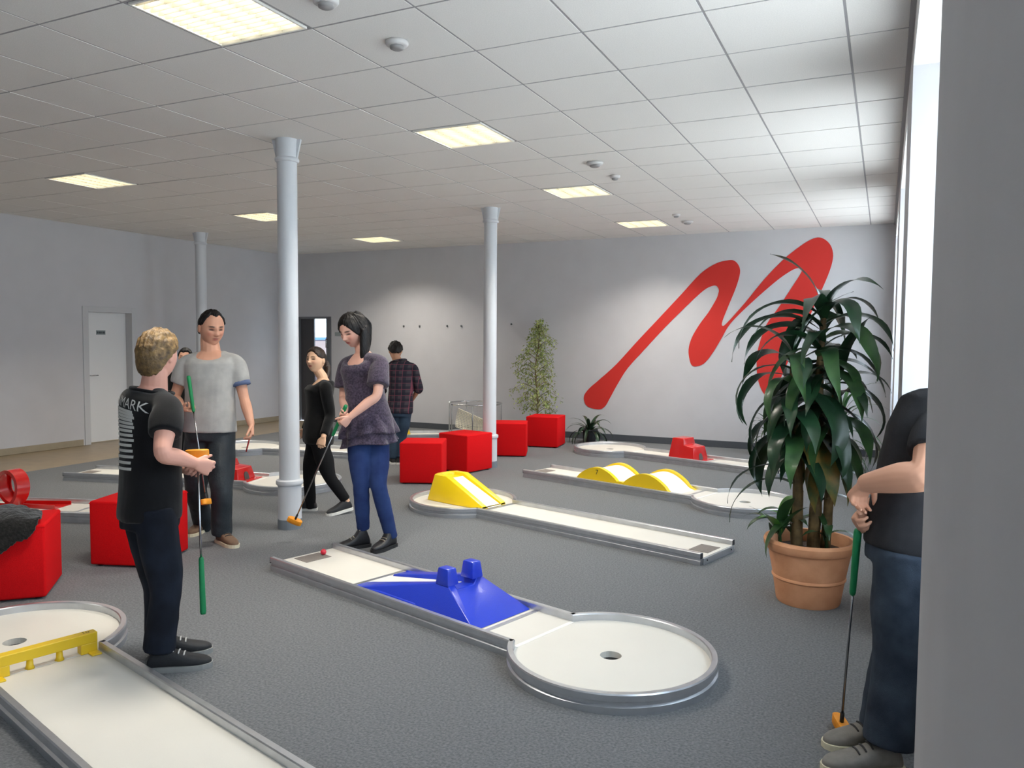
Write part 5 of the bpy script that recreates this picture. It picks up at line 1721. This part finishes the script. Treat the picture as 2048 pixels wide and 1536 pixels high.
for (x0, y0), (x1, y1), h, rad, first, sc in CANES:
    P = catmull([(x0, y0, 0.30), (x0*0.8+x1*0.2+0.008, y0*0.8+y1*0.2, 0.30+(h-0.3)*0.35), (x0*0.4+x1*0.6-0.008, y0*0.4+y1*0.6, 0.30+(h-0.3)*0.7), (x1, y1, h)], 8)
    rr = np.interp(np.linspace(0, 1, len(P)), [0, 0.6, 1], [rad*1.12, rad*0.8, rad*0.42])
    rr = rr*(1+0.04*np.sin(np.arange(len(P))*2.1))
    obj('cane', *tube(P, rr, 12), 'cane_bark', dra, smooth=True)
    az = r_.uniform(0, 6)
    n = int((h-first)/0.0165)
    for k in range(n):
        f = k/(n-1)
        z = first+(h-first)*f
        px = np.interp(z, P[:, 2], P[:, 0]); py = np.interp(z, P[:, 2], P[:, 1])
        az += 2.399+r_.uniform(-0.25, 0.25)
        kind = 'hang' if f < 0.30 else 'droop' if f < 0.62 else 'arch' if f < 0.92 else 'up'
        if kind == 'hang' and r_.random() < 0.25:
            kind = 'droop'
        me = r_.choice(LV[kind])
        s_ = sc*r_.uniform(0.86, 1.12)
        reach = max(v.co.x for v in me.vertices)
        if px+reach*s_*math.cos(az) > 0.42:          # keeps clear of the window pier
            s_ = max(0.45, (0.42-px)/(reach*math.cos(az)))
            if s_ < 0.5:
                continue
        place_leaf(me, dra, (px, py, z), az, s_, r_.uniform(-0.15, 0.15))
for (x, y, z, n, s0) in ((-0.16, -0.06, 0.34, 9, 1.15), (-0.10, 0.04, 0.36, 6, 0.9), (0.10, -0.02, 0.34, 5, 0.85)):
    az = r_.uniform(0, 6)
    obj('shoot', *tube([(x, y, 0.31), (x-0.01, y, z+0.14)], [0.012, 0.008], 8), 'leaf_mid', dra, smooth=True)
    for k in range(n):
        az += 2.4
        place_leaf(r_.choice(LV['young']), dra, (x-0.005, y, z+0.03+0.11*k/n), az, s0*r_.uniform(0.8, 1.15))
for (az, z, sc, kd) in ((R(200), 0.74, 1.0, 'arch'), (R(215), 0.66, 1.05, 'arch'), (R(20), 0.72, 0.8, 'arch'), (R(230), 0.50, 0.75, 'droop'), (R(30), 0.60, 0.55, 'arch'), (R(208), 1.71, 1.12, 'arch'), (R(188), 1.63, 1.15, 'arch'), (R(300), 1.72, 1.0, 'arch'), (R(75), 1.74, 0.85, 'arch'), (R(40), 1.67, 0.70, 'arch'), (R(225), 1.52, 1.0, 'droop'), (R(250), 1.40, 1.05, 'droop'), (R(330), 1.45, 0.72, 'droop')):
    place_leaf(LV[kd][1], dra, ((-0.05 if math.cos(az) < 0 else 0.05) if z < 1 else 0.03, 0.02, z), az, sc)

# ---- clivia in a black pot by the back wall
def strap_plant(label, loc, Rp, Hp, n, L, W, m, seed, e_hi=80, e_lo=20, name='strap_plant', stem=0.0):
    q = random.Random(seed)
    t = thing(name, label, 'potted plant', loc)
    pot(t, Rp, Rp*0.74, Hp, 'pot_black', 0.016)
    var = [leaf_mesh('leaf', L, W, e_hi-(e_hi-e_lo)*k/5, 95+10*k, m if k % 3 else m, wave=0.006, seed=k, nl=10) for k in range(6)]
    az = q.uniform(0, 6)
    for k in range(n):
        az += 2.399+q.uniform(-0.3, 0.3)
        f = k/max(1, n-1)
        place_leaf(var[min(5, int((1-f)*6))], t, (0.01*math.cos(az), 0.01*math.sin(az), Hp-0.05+stem*f), az, q.uniform(0.8, 1.15))
    if stem > 0:
        obj('stem', *tube([(0, 0, Hp-0.08), (0.01, 0, Hp+stem)], [0.018, 0.010], 8), 'cane_bark', t, smooth=True)
    return t
strap_plant('small clivia with arching leaves in a black pot below the red emblem', (-4.03, 11.20, 0), 0.115, 0.22, 26, 0.46, 0.052, 'leaf_clivia', 3, name='clivia')
strap_plant('leafy plant in a dark pot in the window corner, behind the big dracaena', (-0.44, 10.30, 0), 0.13, 0.24, 40, 0.62, 0.045, 'leaf_mid', 5, 82, 10, name='corner_plant', stem=0.55)
strap_plant('low dark plant against the back wall, left of the big dracaena', (-1.42, 11.22, 0), 0.12, 0.20, 34, 0.42, 0.030, 'leaf_clivia', 8, 75, 0, name='corner_plant', stem=0.25)

# ---- variegated ficus behind the farthest cube
fic = thing('ficus', 'tall variegated ficus with small pale leaves behind the farthest red cube', 'potted plant', (-4.92, 11.20, 0))
pot(fic, 0.15, 0.11, 0.26, 'pot_black', 0.018)
q = random.Random(21)
trunk = catmull([(0, 0, 0.18), (0.02, 0.01, 0.6), (-0.02, 0.0, 1.1), (0.03, 0.01, 1.55), (0.02, 0, 1.86)], 8)
obj('trunk', *tube(trunk, np.linspace(0.018, 0.005, len(trunk)), 8), 'twig', fic, smooth=True)
leaves = []
tips = []
for b in range(46):
    f = b/45
    z = 0.42+1.36*f
    i0 = np.array([np.interp(z, trunk[:, 2], trunk[:, k]) for k in range(3)])
    az = b*2.399+q.uniform(-0.4, 0.4)
    reach = (0.40 if f < 0.55 else 0.40-0.32*(f-0.55)/0.45)*q.uniform(0.65, 1.05)
    P = catmull([i0, i0+np.array([math.cos(az)*reach*0.5, math.sin(az)*reach*0.5, 0.10]), i0+np.array([math.cos(az)*reach, math.sin(az)*reach, 0.05-0.10*reach])], 5)
    if P[:, 1].max() > 0.45:
        P[:, 1] = np.minimum(P[:, 1], 0.42)
    obj('branch', *tube(P, np.linspace(0.006, 0.002, len(P)), 5), 'twig', fic, smooth=True)
    for p in P[3:]:
        for k in range(6):
            a2, s_ = q.uniform(0, 6.28), q.uniform(0.034, 0.055)
            c = p+np.array([q.uniform(-0.07, 0.07), q.uniform(-0.06, 0.06), q.uniform(-0.07, 0.04)])
            d = unit((math.cos(a2), math.sin(a2), -0.9+q.uniform(-0.5, 0.6)))
            s2 = unit(np.cross(d, (0.3, 0.2, 1.0)))
            nn = np.cross(s2, d)
            V = [c, c+d*s_*0.5+s2*s_*0.26+nn*0.004, c+d*s_*1.15, c+d*s_*0.5-s2*s_*0.26+nn*0.004, c+d*s_*0.5-nn*0.004]
            leaves.append((V, [(0, 1, 4), (1, 2, 4), (2, 3, 4), (3, 0, 4)]))
fo = obj('foliage', *merge(*leaves), 'leaf_ficus', fic)
fo['kind'] = 'stuff'
